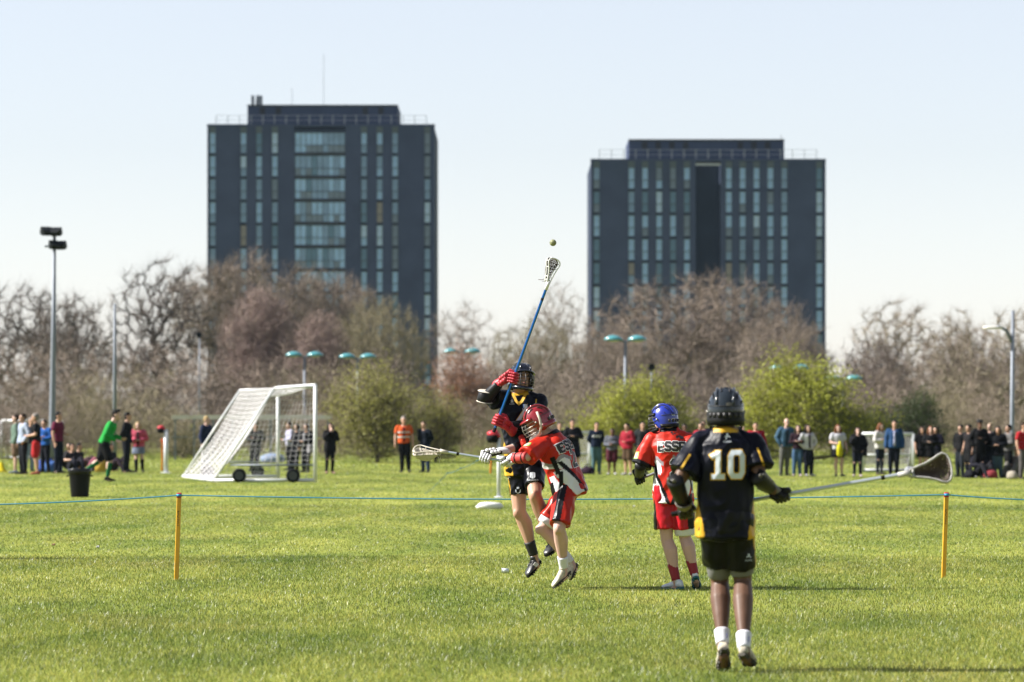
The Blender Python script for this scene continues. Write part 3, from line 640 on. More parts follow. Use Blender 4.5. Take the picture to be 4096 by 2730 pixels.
# ---- sports kit
def helmet(parent, base, c, f, u, m_shell, m_trim, m_cage, m_vent, k=1.0, band_top=-.05, visor_m=None, chin_m=None, strap_m=None):
    """open faced helmet with peak, ear pieces, chin guard and wire cage"""
    f = f.normalized(); r = f.cross(u).normalized(); u = r.cross(f); b = Vector(base)
    P = lambda x, y, z: c - b + (r * x + f * y + u * z) * k
    nT, nP = 36, 14; V = []; FS = []
    for i in range(nP + 1):
        for jx in range(nT):
            th = 2 * math.pi * jx / nT; ct, st = math.cos(th), math.sin(th)       # st=1 is the front
            front = max(0, st) ** 1.5; side = abs(ct) ** 2
            low = -0.085 - 0.025 * side * (1 if st > -.3 else .4) + front * 0.13
            low = max(-0.125, low); z = 0.15 - (0.15 - low) * (i / nP)
            zz = max(-1, min(1, (z - 0.0) / 0.15)); rad = math.sqrt(max(0, 1 - zz * zz)) if zz > 0 else 1 - 0.10 * zz * zz
            ridge = 1 + 0.03 * math.exp(-((abs(ct) - .45) / .09) ** 2) * (1 if z > .02 else 0)
            V.append(P(0.118 * rad * ct * ridge, (0.142 if st < 0 else 0.135) * rad * st, z))
    for i in range(nP):
        for jx in range(nT):
            q = (jx + 1) % nT; FS.append([(i + 1) * nT + jx, (i + 1) * nT + q, i * nT + q, i * nT + jx])
    mb = MB().add(V, FS); sh = mb.build('helmet', m_shell, parent, True)
    so = sh.modifiers.new('thickness', 'SOLIDIFY'); so.thickness = 0.012; so.offset = -1
    # peak over the brow
    pk = []; 
    for i in range(11):
        a = R(25 + 130 * i / 10); ca, sa = math.cos(a), math.sin(a)
        pk.append([P(.118 * ca, .133 * sa, .055), P(.122 * ca, .152 * sa + .012 * sa, .042), P(.125 * ca, .165 * sa + .012 * sa, .028), P(.122 * ca, .150 * sa, .026), P(.116 * ca, .130 * sa, .034)])
    MB().loft(pk).build('peak', visor_m or m_trim, sh, True)
    # vents, seams and raised ribs over the crown
    def cr(x, a_, off=0.0): q = math.sqrt(max(.02, 1 - (x / .118) ** 2)); rr_ = (.142 if math.cos(a_) > 0 else .135) + off; return P(x * (1 + off / .118), -rr_ * math.cos(a_) * q, (.150 + off) * math.sin(a_) * q)
    def slot(mb_, x, a0, a1, w, off=.001):
        pts_ = [cr(x, R(a0 + (a1 - a0) * q / 6), off) for q in range(7)]; mb_.tube(pts_, [w * .35, w * .85, w, w, w, w * .85, w * .35], 8, True, .35, up=tuple(pts_[0] - (c - b)))
    vt = MB()
    for sx in (-1, 1):
        slot(vt, sx * .026, 52, 78, .011); slot(vt, sx * .026, 96, 124, .011); slot(vt, sx * .078, 40, 74, .010); slot(vt, sx * .078, 92, 128, .010); slot(vt, sx * .104, 34, 60, .008)
    for q in range(7):
        a = R(270 + (q - 3) * 17); n = (r * math.cos(a) + f * math.sin(a)).normalized()
        vt.box(P(.1225 * math.cos(a), .1465 * math.sin(a), -.031), (.020 * k, .008, .030 * k), M=Matrix((n.cross(u), n, u)).transposed())
    vt.build('vent', m_vent, sh, True)
    for sx in (-1, 1):
        rb_ = [cr(sx * .052, R(14 + 140 * q / 16), .004) for q in range(17)]; MB().tube(rb_, [.003] + [.0085] * 15 + [.003], 8).build('rib', m_shell, sh, True)
        sm_ = [cr(sx * .063, R(12 + 146 * q / 16), .0005) for q in range(17)]; MB().tube(sm_, .0028, 6).build('seam', m_vent, sh, True)
        MB().tube([P(sx * .114, .035, -.012), P(sx * .127, .036, -.012)], .010 * k, 10).build('screw', M['steel'], sh, True)
    MB().tube([P(.119 * math.cos(R(a_)), .1425 * math.sin(R(a_)), .028) for a_ in range(185, 356, 10)], .0026, 6).build('seam', m_vent, sh, True)
    # lower trim band at the back
    bd = []
    for i in range(19):
        a = R(180 + 180 * i / 18); ca, sa = math.cos(a), math.sin(a); bd.append([P(.120 * ca, .144 * sa, band_top), P(.123 * ca, .147 * sa, band_top - .008), P(.1225 * ca, .1465 * sa, min(-.05, band_top - .01)), P(.126 * ca, .150 * sa, -.062), P(.122 * ca, .146 * sa, -.098), P(.113 * ca, .136 * sa, -.096), P(.113 * ca, .136 * sa, band_top - .006)])
    MB().loft(bd).build('trim', m_trim, sh, True)
    # chin guard
    ch = []
    for i in range(13):
        a = R(12 + 156 * i / 12); ca, sa = math.cos(a), math.sin(a); dz = -.035 * sa
        ch.append([P(.110 * ca, .148 * sa, -.085 + dz), P(.114 * ca, .156 * sa, -.102 + dz), P(.106 * ca, .146 * sa, -.125 + dz), P(.098 * ca, .130 * sa, -.118 + dz), P(.102 * ca, .134 * sa, -.09 + dz)])
    MB().loft(ch).build('chin_guard', chin_m or m_trim, sh, True)
    # wire cage
    cg = MB()
    for z, ry in ((.012, .165), (-.022, .175), (-.056, .176), (-.088, .170)):
        pts = [P(.117 * math.cos(R(a)), ry * math.sin(R(a)) if True else 0, z - .012 * math.sin(R(a))) for a in range(8, 173, 12)]; cg.tube(pts, .0035 * k, 5)
    for xx in (-.07, -.028, .028, .07):
        yy = math.sqrt(max(0, 1 - (xx / .117) ** 2)); cg.tube([P(xx * .9, .158 * yy, .034), P(xx, .176 * yy, -.03), P(xx, .176 * yy, -.07), P(xx * .9, .155 * yy, -.115)], .0035 * k, 5)
    cg.build('face_cage', m_cage, sh, True)
    if strap_m:
        st = MB()
        for sx in (-1, 1): st.tube([P(sx * .121, -.015, .075), P(sx * .127, -.01, .0), P(sx * .122, .01, -.07), P(sx * .11, .05, -.12)], .011 * k, 6, True, .35)
        st.build('strap', strap_m, sh, True)
    return sh
def glove(parent, base, w, g, ax, m_main, m_gap, m_cuff, side=1.0, k=1.0, view=Vector((0, -1, 0))):
    """padded glove closed round a shaft: back of hand, four finger rolls, thumb, flared cuff"""
    b = Vector(base); w = w - b; g = g - b; a = ax.normalized(); d = g - w; d = (d - a * d.dot(a) * .8); d.normalize(); a = (a - d * a.dot(d)).normalized()
    n = a.cross(d); n = n if n.dot(view) > 0 else -n
    n = n * side; kn = g - d * 0.045 * k + n * 0.022 * k
    mb = MB()
    Q = Matrix((a, d, n)).transposed()
    wc = kn.lerp(w, .95)
    mb.loft([[c_ + a * (x * wd) * k + n * (z * ht) * k for x, z in ((-1, -.6), (-.8, -1), (.8, -1), (1, -.6), (1, .5), (.75, 1), (-.75, 1), (-1, .5))] for c_, wd, ht in ((w - (kn - w).normalized() * .01, .034, .028), (w.lerp(kn, .4), .046, .032), (w.lerp(kn, .8), .052, .032), (kn + d * .012, .05, .022))])
    ln = []
    base_o = mb.build('glove', m_gap, parent, True)
    for i in range(4):
        o_ = a * ((i - 1.5) * 0.0245) * k; l = (.9, 1.0, .97, .82)[i] * k
        p = [kn + o_, g + o_ + (n * .040 - d * .005) * l, g + o_ + (d * .036 + n * .022) * l, g + o_ + (d * .034 - n * .018) * l, g + o_ + (d * .006 - n * .036) * l]
        MB().tube(p, [.0125 * k, .0135 * k, .0135 * k, .0125 * k, .010 * k], 8).build('finger', m_main, base_o, True)
        pd = MB()
        for q in range(2):
            c_ = lerp(p[q], p[q + 1], .55); tt = (p[q + 1] - p[q]).normalized(); nn = a.cross(tt); nn = nn if nn.dot(c_ - g - o_) > 0 else -nn
            pd.ell(c_ + nn * .008, (.0115 * k, .018 * k, .011 * k), Matrix((a, tt, nn)).transposed(), 8, 6)
        pd.build('finger_pad', m_main, base_o, True)
    th = a * 0.052 * k
    MB().tube([w.lerp(kn, .45) + th * .8 - n * .012, w.lerp(kn, .95) + th * 1.15 - n * .02, g + th * .9 - n * .032, g + th * .35 - n * .038 + d * .012], [.018 * k, .018 * k, .016 * k, .012 * k], 8).build('thumb', m_main, base_o, True)
    pad = MB()
    for q in range(3):
        for e in (-1, 1): c_ = w.lerp(kn, .18 + .3 * q) + a * e * .025 * k + n * .028 * k; pad.ell(c_, (.022 * k, .019 * k, .014 * k), Q, 10, 6)
    pad.build('back_pad', m_main, base_o, True)
    cd = (w - kn).normalized(); c0 = w + cd * -.005; cf = []
    for t, rr in ((0, .046), (.025, .052), (.055, .058), (.075, .06), (.075, .052), (.03, .042)):
        cf.append([c0 + cd * t * k + (a * math.cos(q) + (cd.cross(a)) * math.sin(q) * .85) * rr * k for q in [6.2832 * z / 12 for z in range(12)]])
    MB().loft(cf, False).build('cuff', m_cuff, base_o, True)
    return base_o
def band(mb, a, b_, r0, r1, base, t0=0.0, t1=1.0, seg=12):
    p0, p1 = lerp(a, b_, t0) - Vector(base), lerp(a, b_, t1) - Vector(base); mb.tube([p0, lerp(p0, p1, .08), lerp(p0, p1, .5), lerp(p0, p1, .92), p1], [r0 * .93, r0 * 1.03, (r0 + r1) / 2 * 1.04, r1 * 1.03, r1 * .93], seg)
def stick(label, p0, p1, m_shaft, m_head, m_mesh, face, head_len=0.27, head_w=0.085, sag=0.05, m_tape=None, groupname=None, seed=1, head_dir=None, m_string=None, thick=.0034):
    """lacrosse stick: eight sided shaft, butt cap, hooped head with sidewalls, strung pocket"""
    base = Vector((p0.x, p0.y, 0)); d = (p1 - p0).normalized(); t = empty('lacrosse_stick', base, 0, label, 'lacrosse stick')
    q0, q1 = p0 - base, p1 - base
    sh = MB().tube([q0, q1], [.0135, .0135], 8).build('shaft', m_shaft, t)
    MB().tube([q0 - d * .012, q0 - d * .01, q0 + d * .035], [.010, .0165, .0165], 8).build('butt_cap', m_tape or M['rubber'], t)
    MB().tube([q1 - d * .16, q1 - d * .135], .0148, 8).build('tape_band', m_tape or M['rubber'], t)
    hd = (head_dir or d).normalized(); fn = (face - hd * face.dot(hd)).normalized(); sd = hd.cross(fn)
    H = lambda x, y, z: q1 + sd * x + hd * y + fn * z
    MB().tube([H(0, -.05, 0), H(0, 0, 0), H(0, .03, 0)], [.0175, .019, .022], 8).build('throat', m_head, t, True)
    prof = [(.012, .02), (.022, .05), (.030, .09), (.040, .14), (.056, .19), (.074, .23), (.080, .255), (.07, .28), (.042, .297), (0, .302)]
    S_ = head_len / .302; W_ = head_w / .08
    rim = [(x * W_, y * S_) for x, y in prof]; loop = [(-x, y) for x, y in rim[:-1]] + [rim[-1]] + rim[:-1][::-1]
    hm_ = MB()
    for z in (0.0, -.032): hm_.tube([H(x, y, z - .02 * (y / head_len) ** 2) for x, y in loop], .0062, 6)
    for i in range(0, len(loop), 2): x, y = loop[i]; zz = -.02 * (y / head_len) ** 2; hm_.tube([H(x, y, zz), H(x, y, -.032 + zz)], .005, 5)
    hm_.tube([H(-.026 * W_, .055 * S_, -.016), H(0, .048 * S_, -.018), H(.026 * W_, .055 * S_, -.016)], .008, 6)
    hm_.build('head', m_head, t, True)
    rnd = random.Random(seed); ms = MB()
    def rimx(y):
        for (x0, y0), (x1, y1) in zip(rim, rim[1:]):
            if y0 <= y <= y1: return x0 + (x1 - x0) * (y - y0) / (y1 - y0 + 1e-9)
        return 0.01
    ny, nx = 15, 7; grid = []
    for i in range(ny + 1):
        y = head_len * (.16 + .82 * i / ny); wx = rimx(y); row = []
        for j_ in range(nx + 1):
            x = -1 + 2 * j_ / nx; z = -.03 - .02 * (y / head_len) ** 2 - sag * math.sin(math.pi * min(1, i / ny)) ** .8 * (1 - x * x) + rnd.uniform(-.004, .004); row.append(H(x * wx, y + rnd.uniform(-.003, .003), z))
        grid.append(row)
    for i in range(ny):
        for j_ in range(nx):
            ms.tube([grid[i][j_], grid[i + 1][j_ + 1]], thick, 4); ms.tube([grid[i + 1][j_], grid[i][j_ + 1]], thick, 4)
    for q in range(3): i = 8 + 2 * q; ms.tube(grid[min(i, ny)], .0042, 5)
    ms.build('pocket', m_mesh, t)
    sg = MB()
    for sx in (-1, 1): sg.tube([H(sx * .02, .05, -.04), H(sx * .024, .03, -.07), H(sx * .03, .02, -.11)], .0028, 4)
    sg.build('string', m_string or m_mesh, t)
    return t
# ------------------------------------------------------------------ the four players
cloth = lambda n, c, **k: mat(n, c, k.pop('rough', 0.62), k.pop('spec', 0.35), bump=k.pop('bump', 0.25), scale=k.pop('scale', 14), **k)
M['dyed'] = cloth('printed_jersey', (1, 1, 1), attr='dye', rough=0.42, spec=0.12); M['dyed_short'] = cloth('printed_shorts', (1, 1, 1), attr='dye', rough=0.33, spec=0.16)
M['rubber'] = mat('black_rubber', (0.009, 0.009, 0.010), 0.5, 0.12); M['white'] = mat('white_plastic', (0.78, 0.78, 0.76), 0.45, 0.5); M['black'] = mat('black_pad', (0.009, 0.009, 0.011), 0.45, 0.2, noise=.2, scale=20)
M['skin_fair'] = mat('skin_fair', (0.50, 0.29, 0.20), 0.5, 0.35, noise=.08, scale=9); M['skin_pale'] = mat('skin_pale', (0.58, 0.37, 0.30), 0.5, 0.35, noise=.08, scale=9); M['skin_dark'] = mat('skin_dark', (0.13, 0.068, 0.044), 0.5, 0.25, noise=.1, scale=9)
M['eye'] = mat('eye', (0.05, 0.035, 0.03), 0.2, 0.5); M['lip'] = mat('lip', (0.45, 0.17, 0.14), 0.5)
M['navy_shell'] = mat('navy_shell', (0.006, 0.009, 0.02), 0.24, 0.45, coat=.3); M['black_shell'] = mat('black_shell', (0.020, 0.027, 0.036), 0.16, 0.3, coat=.15); M['red_shell'] = mat('red_shell', (0.27, 0.009, 0.016), 0.25, 0.5, coat=.5, noise=.1, scale=8); M['blue_shell'] = mat('blue_shell', (0.010, 0.03, 0.36), 0.28, 0.5, coat=.5, noise=.1, scale=8)
M['steel'] = mat('cage_steel', (0.35, 0.33, 0.30), 0.35, 0.5, metal=.8); M['dark_steel'] = mat('dark_wire', (0.03, 0.03, 0.035), 0.4, 0.5)
M['red_glove'] = mat('red_glove', (0.42, 0.015, 0.03), 0.5, 0.4, noise=.15, scale=25); M['white_glove'] = mat('white_glove', (0.68, 0.68, 0.70), 0.55, 0.4, noise=.08, scale=20); M['grey_pad'] = mat('grey_pad', (0.13, 0.12, 0.10), 0.5, .4, noise=.3, scale=22)
M['head_grey'] = mat('scuffed_grey_plastic', (.42, .41, .40), .5, .4, noise=.25, scale=25); M['blue_metal'] = mat('blue_anodised', (0.01, 0.13, 0.42), 0.25, 0.6, metal=.55); M['silver'] = mat('silver_alloy', (0.60, 0.66, 0.70), 0.28, 0.6, metal=.6); M['cord_dark'] = mat('dark_string', (0.10, 0.075, 0.06), 0.8); M['cord_pale'] = mat('pale_string', (0.62, 0.57, 0.48), 0.8)
M['yellow'] = cloth('yellow_trim', (0.62, 0.36, 0.03)); M['ice'] = mat('pale_print', (0.62, 0.68, 0.74), 0.45, .4); M['ink'] = mat('black_print', (0.015, 0.014, 0.016), 0.5, .4); M['paint_white'] = mat('white_print', (0.8, 0.8, 0.82), 0.5, .3); M['lime_patch'] = mat('lime_patch', (0.33, 0.58, 0.12), 0.5); M['badge_blue'] = mat('badge_blue', (0.06, 0.20, 0.55), 0.5)
M['sock_white'] = cloth('sock_white', (0.74, 0.74, 0.80)); M['sock_black'] = cloth('sock_black', (0.014, 0.014, 0.016)); M['sock_red'] = cloth('sock_red', (0.27, 0.012, 0.022)); M['sock_blue'] = cloth('sock_stripe', (0.05, 0.06, 0.22))
M['boot_black'] = mat('boot_black', (0.025, 0.025, 0.03), 0.4, .5); M['boot_dirty'] = mat('boot_dirty', (0.55, 0.50, 0.40), 0.65, .3, noise=.4, scale=18); M['boot_white'] = mat('boot_white', (0.72, 0.76, 0.82), 0.5, .4, noise=.12, scale=14); M['sole_dark'] = mat('sole_dark', (0.06, 0.055, 0.045), 0.7, noise=.4, scale=20); M['sole_teal'] = mat('sole_teal', (0.03, 0.14, 0.17), 0.5)
M['grey_cloth'] = cloth('grey_undershort', (0.17, 0.17, 0.165)); M['white_cloth'] = cloth('white_undershort', (0.72, 0.72, 0.76)); M['collar_black'] = cloth('collar_black', (0.016, 0.015, 0.018)); M['red_pad'] = cloth('red_arm_pad', (0.45, 0.035, 0.035))
NAVY = np.array([0.0032, 0.004, 0.0105]); YEL = np.array([0.60, 0.34, 0.03]); RED = np.array([0.50, 0.026, 0.014]); BLK = np.array([0.006, 0.006, 0.008]); WHT = np.array([0.74, 0.75, 0.80]); GRY = np.array([0.30, 0.28, 0.31]); MAR = np.array([0.40, 0.012, 0.02])
JERSEY = [(-0.085, .188, .135), (0.0, .186, .135), (0.10, .178, .130), (0.20, .172, .126), (0.32, .178, .130), (0.42, .186, .132), (0.485, .165, .116), (0.535, .108, .092), (0.575, .074, .072)]
def player(label, base, h, J, hf, hu, fold_seed, jersey_v, sleeve, skin, short_len, wide_short=1.0, girth=1.1, tw=1.0, td=1.0):
    f = Fig(base, h, **J); f.s *= girth; f.ts *= tw; f.td *= td; f.hf = hf.normalized(); f.hu = hu.normalized(); k = f.s; j = f.j
    p = empty('person', f.base, 0, label, 'person')
    bo = solid(body_shape(f, hands=False), 'body', skin, p, f.base, 0.0095, 5)
    mb = MB(); f.torso(mb, JERSEY, e=.8)
    for a in 'lr':
        S_, E_ = j[a + 'sh'], j[a + 'el']; end = lerp(S_, E_, sleeve)
        k_ = k; k = f.ts * 1.04
        limb(mb, [lerp(S_, j['neck'], .45) - f.up * .012, S_ - f.up * .004, lerp(S_, E_, sleeve * .6)], [.060 * k, .068 * k, .078 * k], 12)
        mb.tube([S_, lerp(S_, E_, sleeve * .5), end], [.068 * k, .082 * k, .094 * k], 14); k = k_
    jer = solid(mb, 'jersey', M['dyed'], p, f.base, jersey_v, 4, fold=(0.030, 9.0, 5.5, fold_seed))
    mb = MB(); f.torso(mb, [(-.10, .15, .12), (-.04, .18, .132), (.03, .178, .13), (.08, .168, .122)], e=.8)
    for a in 'lr':
        H, K = j[a + 'hip'], j[a + 'kn']; d = (K - H).normalized(); e = H + d * short_len
        limb(mb, [H, lerp(H, e, .5)], [.100 * f.ts, .050 * f.ts + wide_short / 2], 14)
        mb.tube([lerp(H, e, .1), lerp(H, e, .5), e], [.10 * f.ts, .050 * f.ts + wide_short / 2, wide_short], 16)
    sho = solid(mb, 'shorts', M['dyed_short'], p, f.base, jersey_v, 4, fold=(0.026, 10.0, 4.0, fold_seed + 3))
    return f, p, bo, jer, sho
def rings(parent, base, items, name, m, seg=12):
    for a, b_, r0, r1, t0, t1 in items: o = MB(); band(o, a, b_, r0, r1, base, t0, t1, seg); o.build(name, m, parent, True)
def sock(f, p, a, m, t0, stripes=None):
    K, A = f.j[a + 'kn'], f.j[a + 'an']; r = .038 * f.s; n = 8; pts = [lerp(K, A, t0 + (1.02 - t0) * i / n) - f.base for i in range(n + 1)]
    o = MB().tube(pts, [(r + .010 * (1 - i / n)) * (1 + .03 * (i % 2)) for i in range(n + 1)], 14).build('sock', m, p, True)
    if stripes:
        for q in range(3): MB().tube([pts[1] + stripes * 0.05 + Vector((-.014 + .014 * q, 0, 0)), pts[4] + stripes * 0.046 + Vector((-.014 + .014 * q, 0, 0))], .0035, 5).build('stripe', M['sock_blue'], o)
    return o
def V3(x, y, Y): return at(x, y, Y)
def col_np(v): return np.array(v)
def fields(f, P):
    b = np.array(f.j['pelvis']); up = np.array(f.up); q = P - b; h = q @ up / f.len
    la = np.array(f.lat_s); fw = np.array(f.up.cross(f.lat_s)); return h, q @ la, q @ fw      # height 0..1, right +, forward +
def arm_t(f, P, a):
    S_, E_ = np.array(f.j[a + 'sh']), np.array(f.j[a + 'el']); d = E_ - S_; L = np.linalg.norm(d); d = d / L; q = P - S_; t = q @ d; r = np.linalg.norm(q - t[:, None] * d, axis=1); return t / L, r, q
# ===== player 10: navy, seen from behind, nearest
Y0 = 24.9; y10 = lambda x, y, dy=0.0: at(x, y, Y0 + dy)
J = dict(pelvis=y10(2902, 2092), neck=y10(2902, 1722, -.02), head=y10(2903, 1642, .02), lsh=y10(2800, 1768), rsh=y10(3006, 1768), lel=y10(2706, 1940, -.10), rel=y10(3040, 1915, -.10), lwr=y10(2738, 2025, .06), rwr=y10(3096, 1964, .05),
         lhip=y10(2858, 2092), rhip=y10(2948, 2092), lkn=y10(2880, 2330, .20), rkn=y10(2972, 2325, .10), lan=y10(2890, 2572, -.06), ran=y10(2976, 2590, -.22), lhe=y10(2897, 2596, -.15), rhe=y10(2970, 2618, -.27), lto=y10(2893, 2682, -.02), rto=y10(3006, 2660, -.08))
N_, pN, bN, jN, sN = player('player in navy number ten shirt and black helmet, seen from behind', (J['pelvis'].x, Y0, 0), 1.8, J, Vector((.05, 1, .0)), Vector((0, 0, 1)), 1.3, 0.0075, 0.72, M['skin_dark'], .30, .096, 1.1, 1.02, 1.05)
# ===== blue helmet: red shirt, back to us
Y0b = 36.9; yb = lambda x, y, dy=0.0: at(x, y, Y0b + dy)
J = dict(pelvis=yb(2692, 1972), neck=yb(2676, 1722), head=yb(2660, 1672, .03), lsh=yb(2612, 1756, .04), rsh=yb(2752, 1760, -.04), lel=yb(2562, 1868, .02), rel=yb(2796, 1872, -.05), lwr=yb(2556, 1902, .22), rwr=yb(2770, 1890, .2),
         lhip=yb(2655, 1974, .03), rhip=yb(2728, 1974, -.03), lkn=yb(2668, 2162, .03), rkn=yb(2740, 2152, .03), lan=yb(2704, 2318, -.03), ran=yb(2778, 2296, -.03), lhe=yb(2730, 2350, -.06), rhe=yb(2782, 2308, -.08), lto=yb(2652, 2352, .1), rto=yb(2788, 2352, .14))
B_, pB, bB, jB, sB = player('player in red shirt and blue helmet, back turned, standing left of number ten', (J['pelvis'].x, Y0b, 0), 1.76, J, Vector((-.88, .45, -.05)), Vector((0, 0, 1)), 5.1, 0.008, 0.95, M['skin_pale'], .335, .114, 1.1, 1.05, 1.05)
# ===== jumper: navy shirt facing us, stick raised
Yj = 37.4; yj = lambda x, y, dy=0.0: at(x, y, Yj + dy)
J = dict(pelvis=yj(2100, 1856), neck=yj(2077, 1578), head=yj(2082, 1518, -.03), rsh=yj(2006, 1592, -.03), lsh=yj(2160, 1602, .02), rel=yj(1946, 1592, -.16), lel=yj(2112, 1700, -.13), rwr=yj(2000, 1530, -.26), lwr=yj(2034, 1706, -.27),
         rhip=yj(2068, 1858), lhip=yj(2134, 1858), rkn=yj(2078, 2048, -.05), lkn=yj(2140, 1984, -.30), ran=yj(2134, 2216, .02), lan=yj(2204, 2162, -.06), rhe=yj(2158, 2246, .06), lhe=yj(2224, 2186, .0), rto=yj(2112, 2306, -.07), lto=yj(2186, 2222, -.16))
J_, pJ, bJ, jJ, sJ = player('player in navy shirt with red gloves leaping with his stick raised high', (J['pelvis'].x, Yj, 0), 1.9, J, Vector((.42, -.86, .28)), Vector((.05, .25, .95)), 9.4, 0.008, 0.62, M['skin_fair'], .30, .092, 1.12, 1.05, 1.08)
# ===== red helmet: red shirt, swinging to the left
Yr = 37.0; yr = lambda x, y, dy=0.0: at(x, y, Yr + dy)
J = dict(pelvis=yr(2276, 1952), neck=yr(2196, 1740), head=yr(2150, 1698), lsh=yr(2170, 1774, -.16), rsh=yr(2214, 1752, .14), lel=yr(2104, 1830, -.32), rel=yr(2078, 1790, .12), lwr=yr(2046, 1834, -.20), rwr=yr(1994, 1806, -.06),
         lhip=yr(2268, 1958, -.10), rhip=yr(2284, 1956, .10), lkn=yr(2236, 2116, -.27), rkn=yr(2170, 2116, .05), lan=yr(2255, 2268, -.10), ran=yr(2280, 2244, .14), lhe=yr(2278, 2288, -.08), rhe=yr(2304, 2256, .16), lto=yr(2214, 2350, -.16), rto=yr(2282, 2318, .1))
R_, pR, bR, jR, sR = player('player in red shirt and red helmet bent forward swinging his stick left', (J['pelvis'].x, Yr, 0), 1.76, J, Vector((-.9, .12, -.36)), Vector((-.38, .0, .92)), 13.7, 0.008, 0.92, M['skin_pale'], .37, .108, 1.12, 1.06, 1.22)
finish()
# ---- dye the kit
def dye_navy(f):
    def fn(P):
        h, la, fw = fields(f, P); c = np.tile(NAVY, (len(P), 1))
        side = np.abs(la) - (.158 - .05 * np.clip((.3 - h) / .3, 0, 1)); back = (np.abs(la) > .140 + .06 * np.clip((h + .1) / .5, 0, 1)) & (h < .40) & (np.abs(fw) < .16)
        tL, rL, _ = arm_t(f, P, 'l'); tR, rR, _ = arm_t(f, P, 'r'); arm = (((tL > .2) & (rL < .13)) | ((tR > .2) & (rR < .13))) & (np.abs(la) > .19)
        c[back & ~arm] = YEL; c[(h > .985) & (np.abs(la) < .082)] = YEL
        return c
    return fn
def dye_navy_shorts(f):
    def fn(P):
        c = np.tile(np.array([0.004, 0.0042, 0.007]), (len(P), 1)); la = np.array(f.lat_h)
        for a, s in (('l', -1), ('r', 1)):
            H, K = np.array(f.j[a + 'hip']), np.array(f.j[a + 'kn']); d = (K - H) / np.linalg.norm(K - H); q = P - H; t = q @ d; r = q - t[:, None] * d; l2 = la - d * (la @ d); l2 /= np.linalg.norm(l2); f2 = np.cross(d, l2)
            ang = np.arctan2(r @ f2, (r @ l2) * s); c[(np.abs(ang - .35 * STRIPE * s) < .13) & (t > .02) & ((P - np.array(f.j['pelvis'])) @ la * s > .02)] = YEL
        return c
    return fn
STRIPE = 1; paint(jN, dye_navy(N_)); paint(sN, dye_navy_shorts(N_)); STRIPE = -1; paint(jJ, dye_navy(J_)); paint(sJ, dye_navy_shorts(J_))
def dye_red(f):
    def fn(P):
        h, la, fw = fields(f, P); c = np.tile(RED, (len(P), 1)); ang = np.arctan2(la, -fw)      # 0 = back, - left
        tL, rL, _ = arm_t(f, P, 'l'); tR, rR, _ = arm_t(f, P, 'r'); arm = ((tL > .25) & (rL < .125)) | ((tR > .25) & (rR < .125)); arm &= (h > .38)
        u = np.abs(ang); tor = ~arm
        wob = .05 * np.sin(ang * 5)
        c[tor & (h < .56 + wob) & (h > .49 + wob) & (u > .35)] = GRY
        c[tor & (h < .49 + wob) & (h > .36 + .10 * (u - 1.1)) & (u > .55)] = WHT
        c[tor & (h < .36) & (h > -.16) & (np.abs(u - (1.0 + 1.5 * (h - .1))) < .34)] = WHT
        c[tor & (h < .30) & (h > -.02) & (np.abs(u - (1.75 + 1.0 * (h - .1))) < .22)] = WHT
        c[tor & (h < .50) & (h > -.2) & (np.abs(u - (.55 + 1.6 * (h - .1))) < .13)] = BLK
        c[tor & (h < .45) & (h > .02) & (np.abs(u - (1.42 - .9 * (h - .2))) < .12) & (h < .33)] = BLK
        c[tor & (h < .62) & (h > .30) & (np.abs(u - 1.45) < .14)] = BLK
        c[tor & (h < .2) & (h > -.02) & (np.abs(u - 2.1) < .2)] = BLK
        c[(h > .985) & (np.abs(la) < .085)] = BLK
        for t, r in ((tL, rL), (tR, rR)): c[(t > .80) & (r < .14) & arm] = BLK if f is B_ else RED
        return c
    return fn
def dye_red_shorts(f):
    def fn(P):
        c = np.tile(MAR * 1.15 if f is B_ else RED * .82, (len(P), 1)); la = np.array(f.lat_h)
        for a, s in (('l', -1), ('r', 1)):
            H, K = np.array(f.j[a + 'hip']), np.array(f.j[a + 'kn']); d = (K - H) / np.linalg.norm(K - H); q = P - H; t = q @ d; r = q - t[:, None] * d; l2 = la - d * (la @ d); l2 /= np.linalg.norm(l2); f2 = np.cross(d, l2)
            ang = np.arctan2(r @ f2, (r @ l2) * s); c[(np.abs(ang - (.45 if f is B_ else -.3)) < (.5 if f is B_ else .42)) & ((P - np.array(f.j['pelvis'])) @ la * s > .0)] = BLK
        return c
    return fn
for o, f in ((jR, R_), (jB, B_)): paint(o, dye_red(f))
for o, f in ((sR, R_), (sB, B_)): paint(o, dye_red_shorts(f))
# ---- helmets
hN = helmet(pN, N_.base, at(2903, 1640, 24.92), Vector((.1, 1, .02)), Vector((0, 0, 1)), M['black_shell'], M['rubber'], M['dark_steel'], M['ink'], 1.0, -.012)
hB = helmet(pB, B_.base, yb(2658, 1672, .03), Vector((-.88, .40, -.06)), Vector((0, 0, 1)), M['blue_shell'], M['rubber'], M['dark_steel'], M['ink'], .95, -.062, chin_m=M['rubber'])
helmet(pJ, J_.base, yj(2084, 1512, -.03), Vector((.42, -.86, .22)), Vector((.05, .22, .96)), M['navy_shell'], M['navy_shell'], M['dark_steel'], M['ink'], 1.0)
hR = helmet(pR, R_.base, yr(2152, 1680, 0), Vector((-.86, -.06, -.42)), Vector((-.40, .0, .92)), M['red_shell'], M['red_shell'], M['steel'], M['ink'], 1.04, chin_m=M['white'], strap_m=M['cord_pale'])
for f, p, m in ((J_, pJ, M['lip']), (R_, pR, M['lip'])): face_parts(p, f.base, f.j['head'], f.hf, f.hu, f.s, M['eye'], M['lip'])
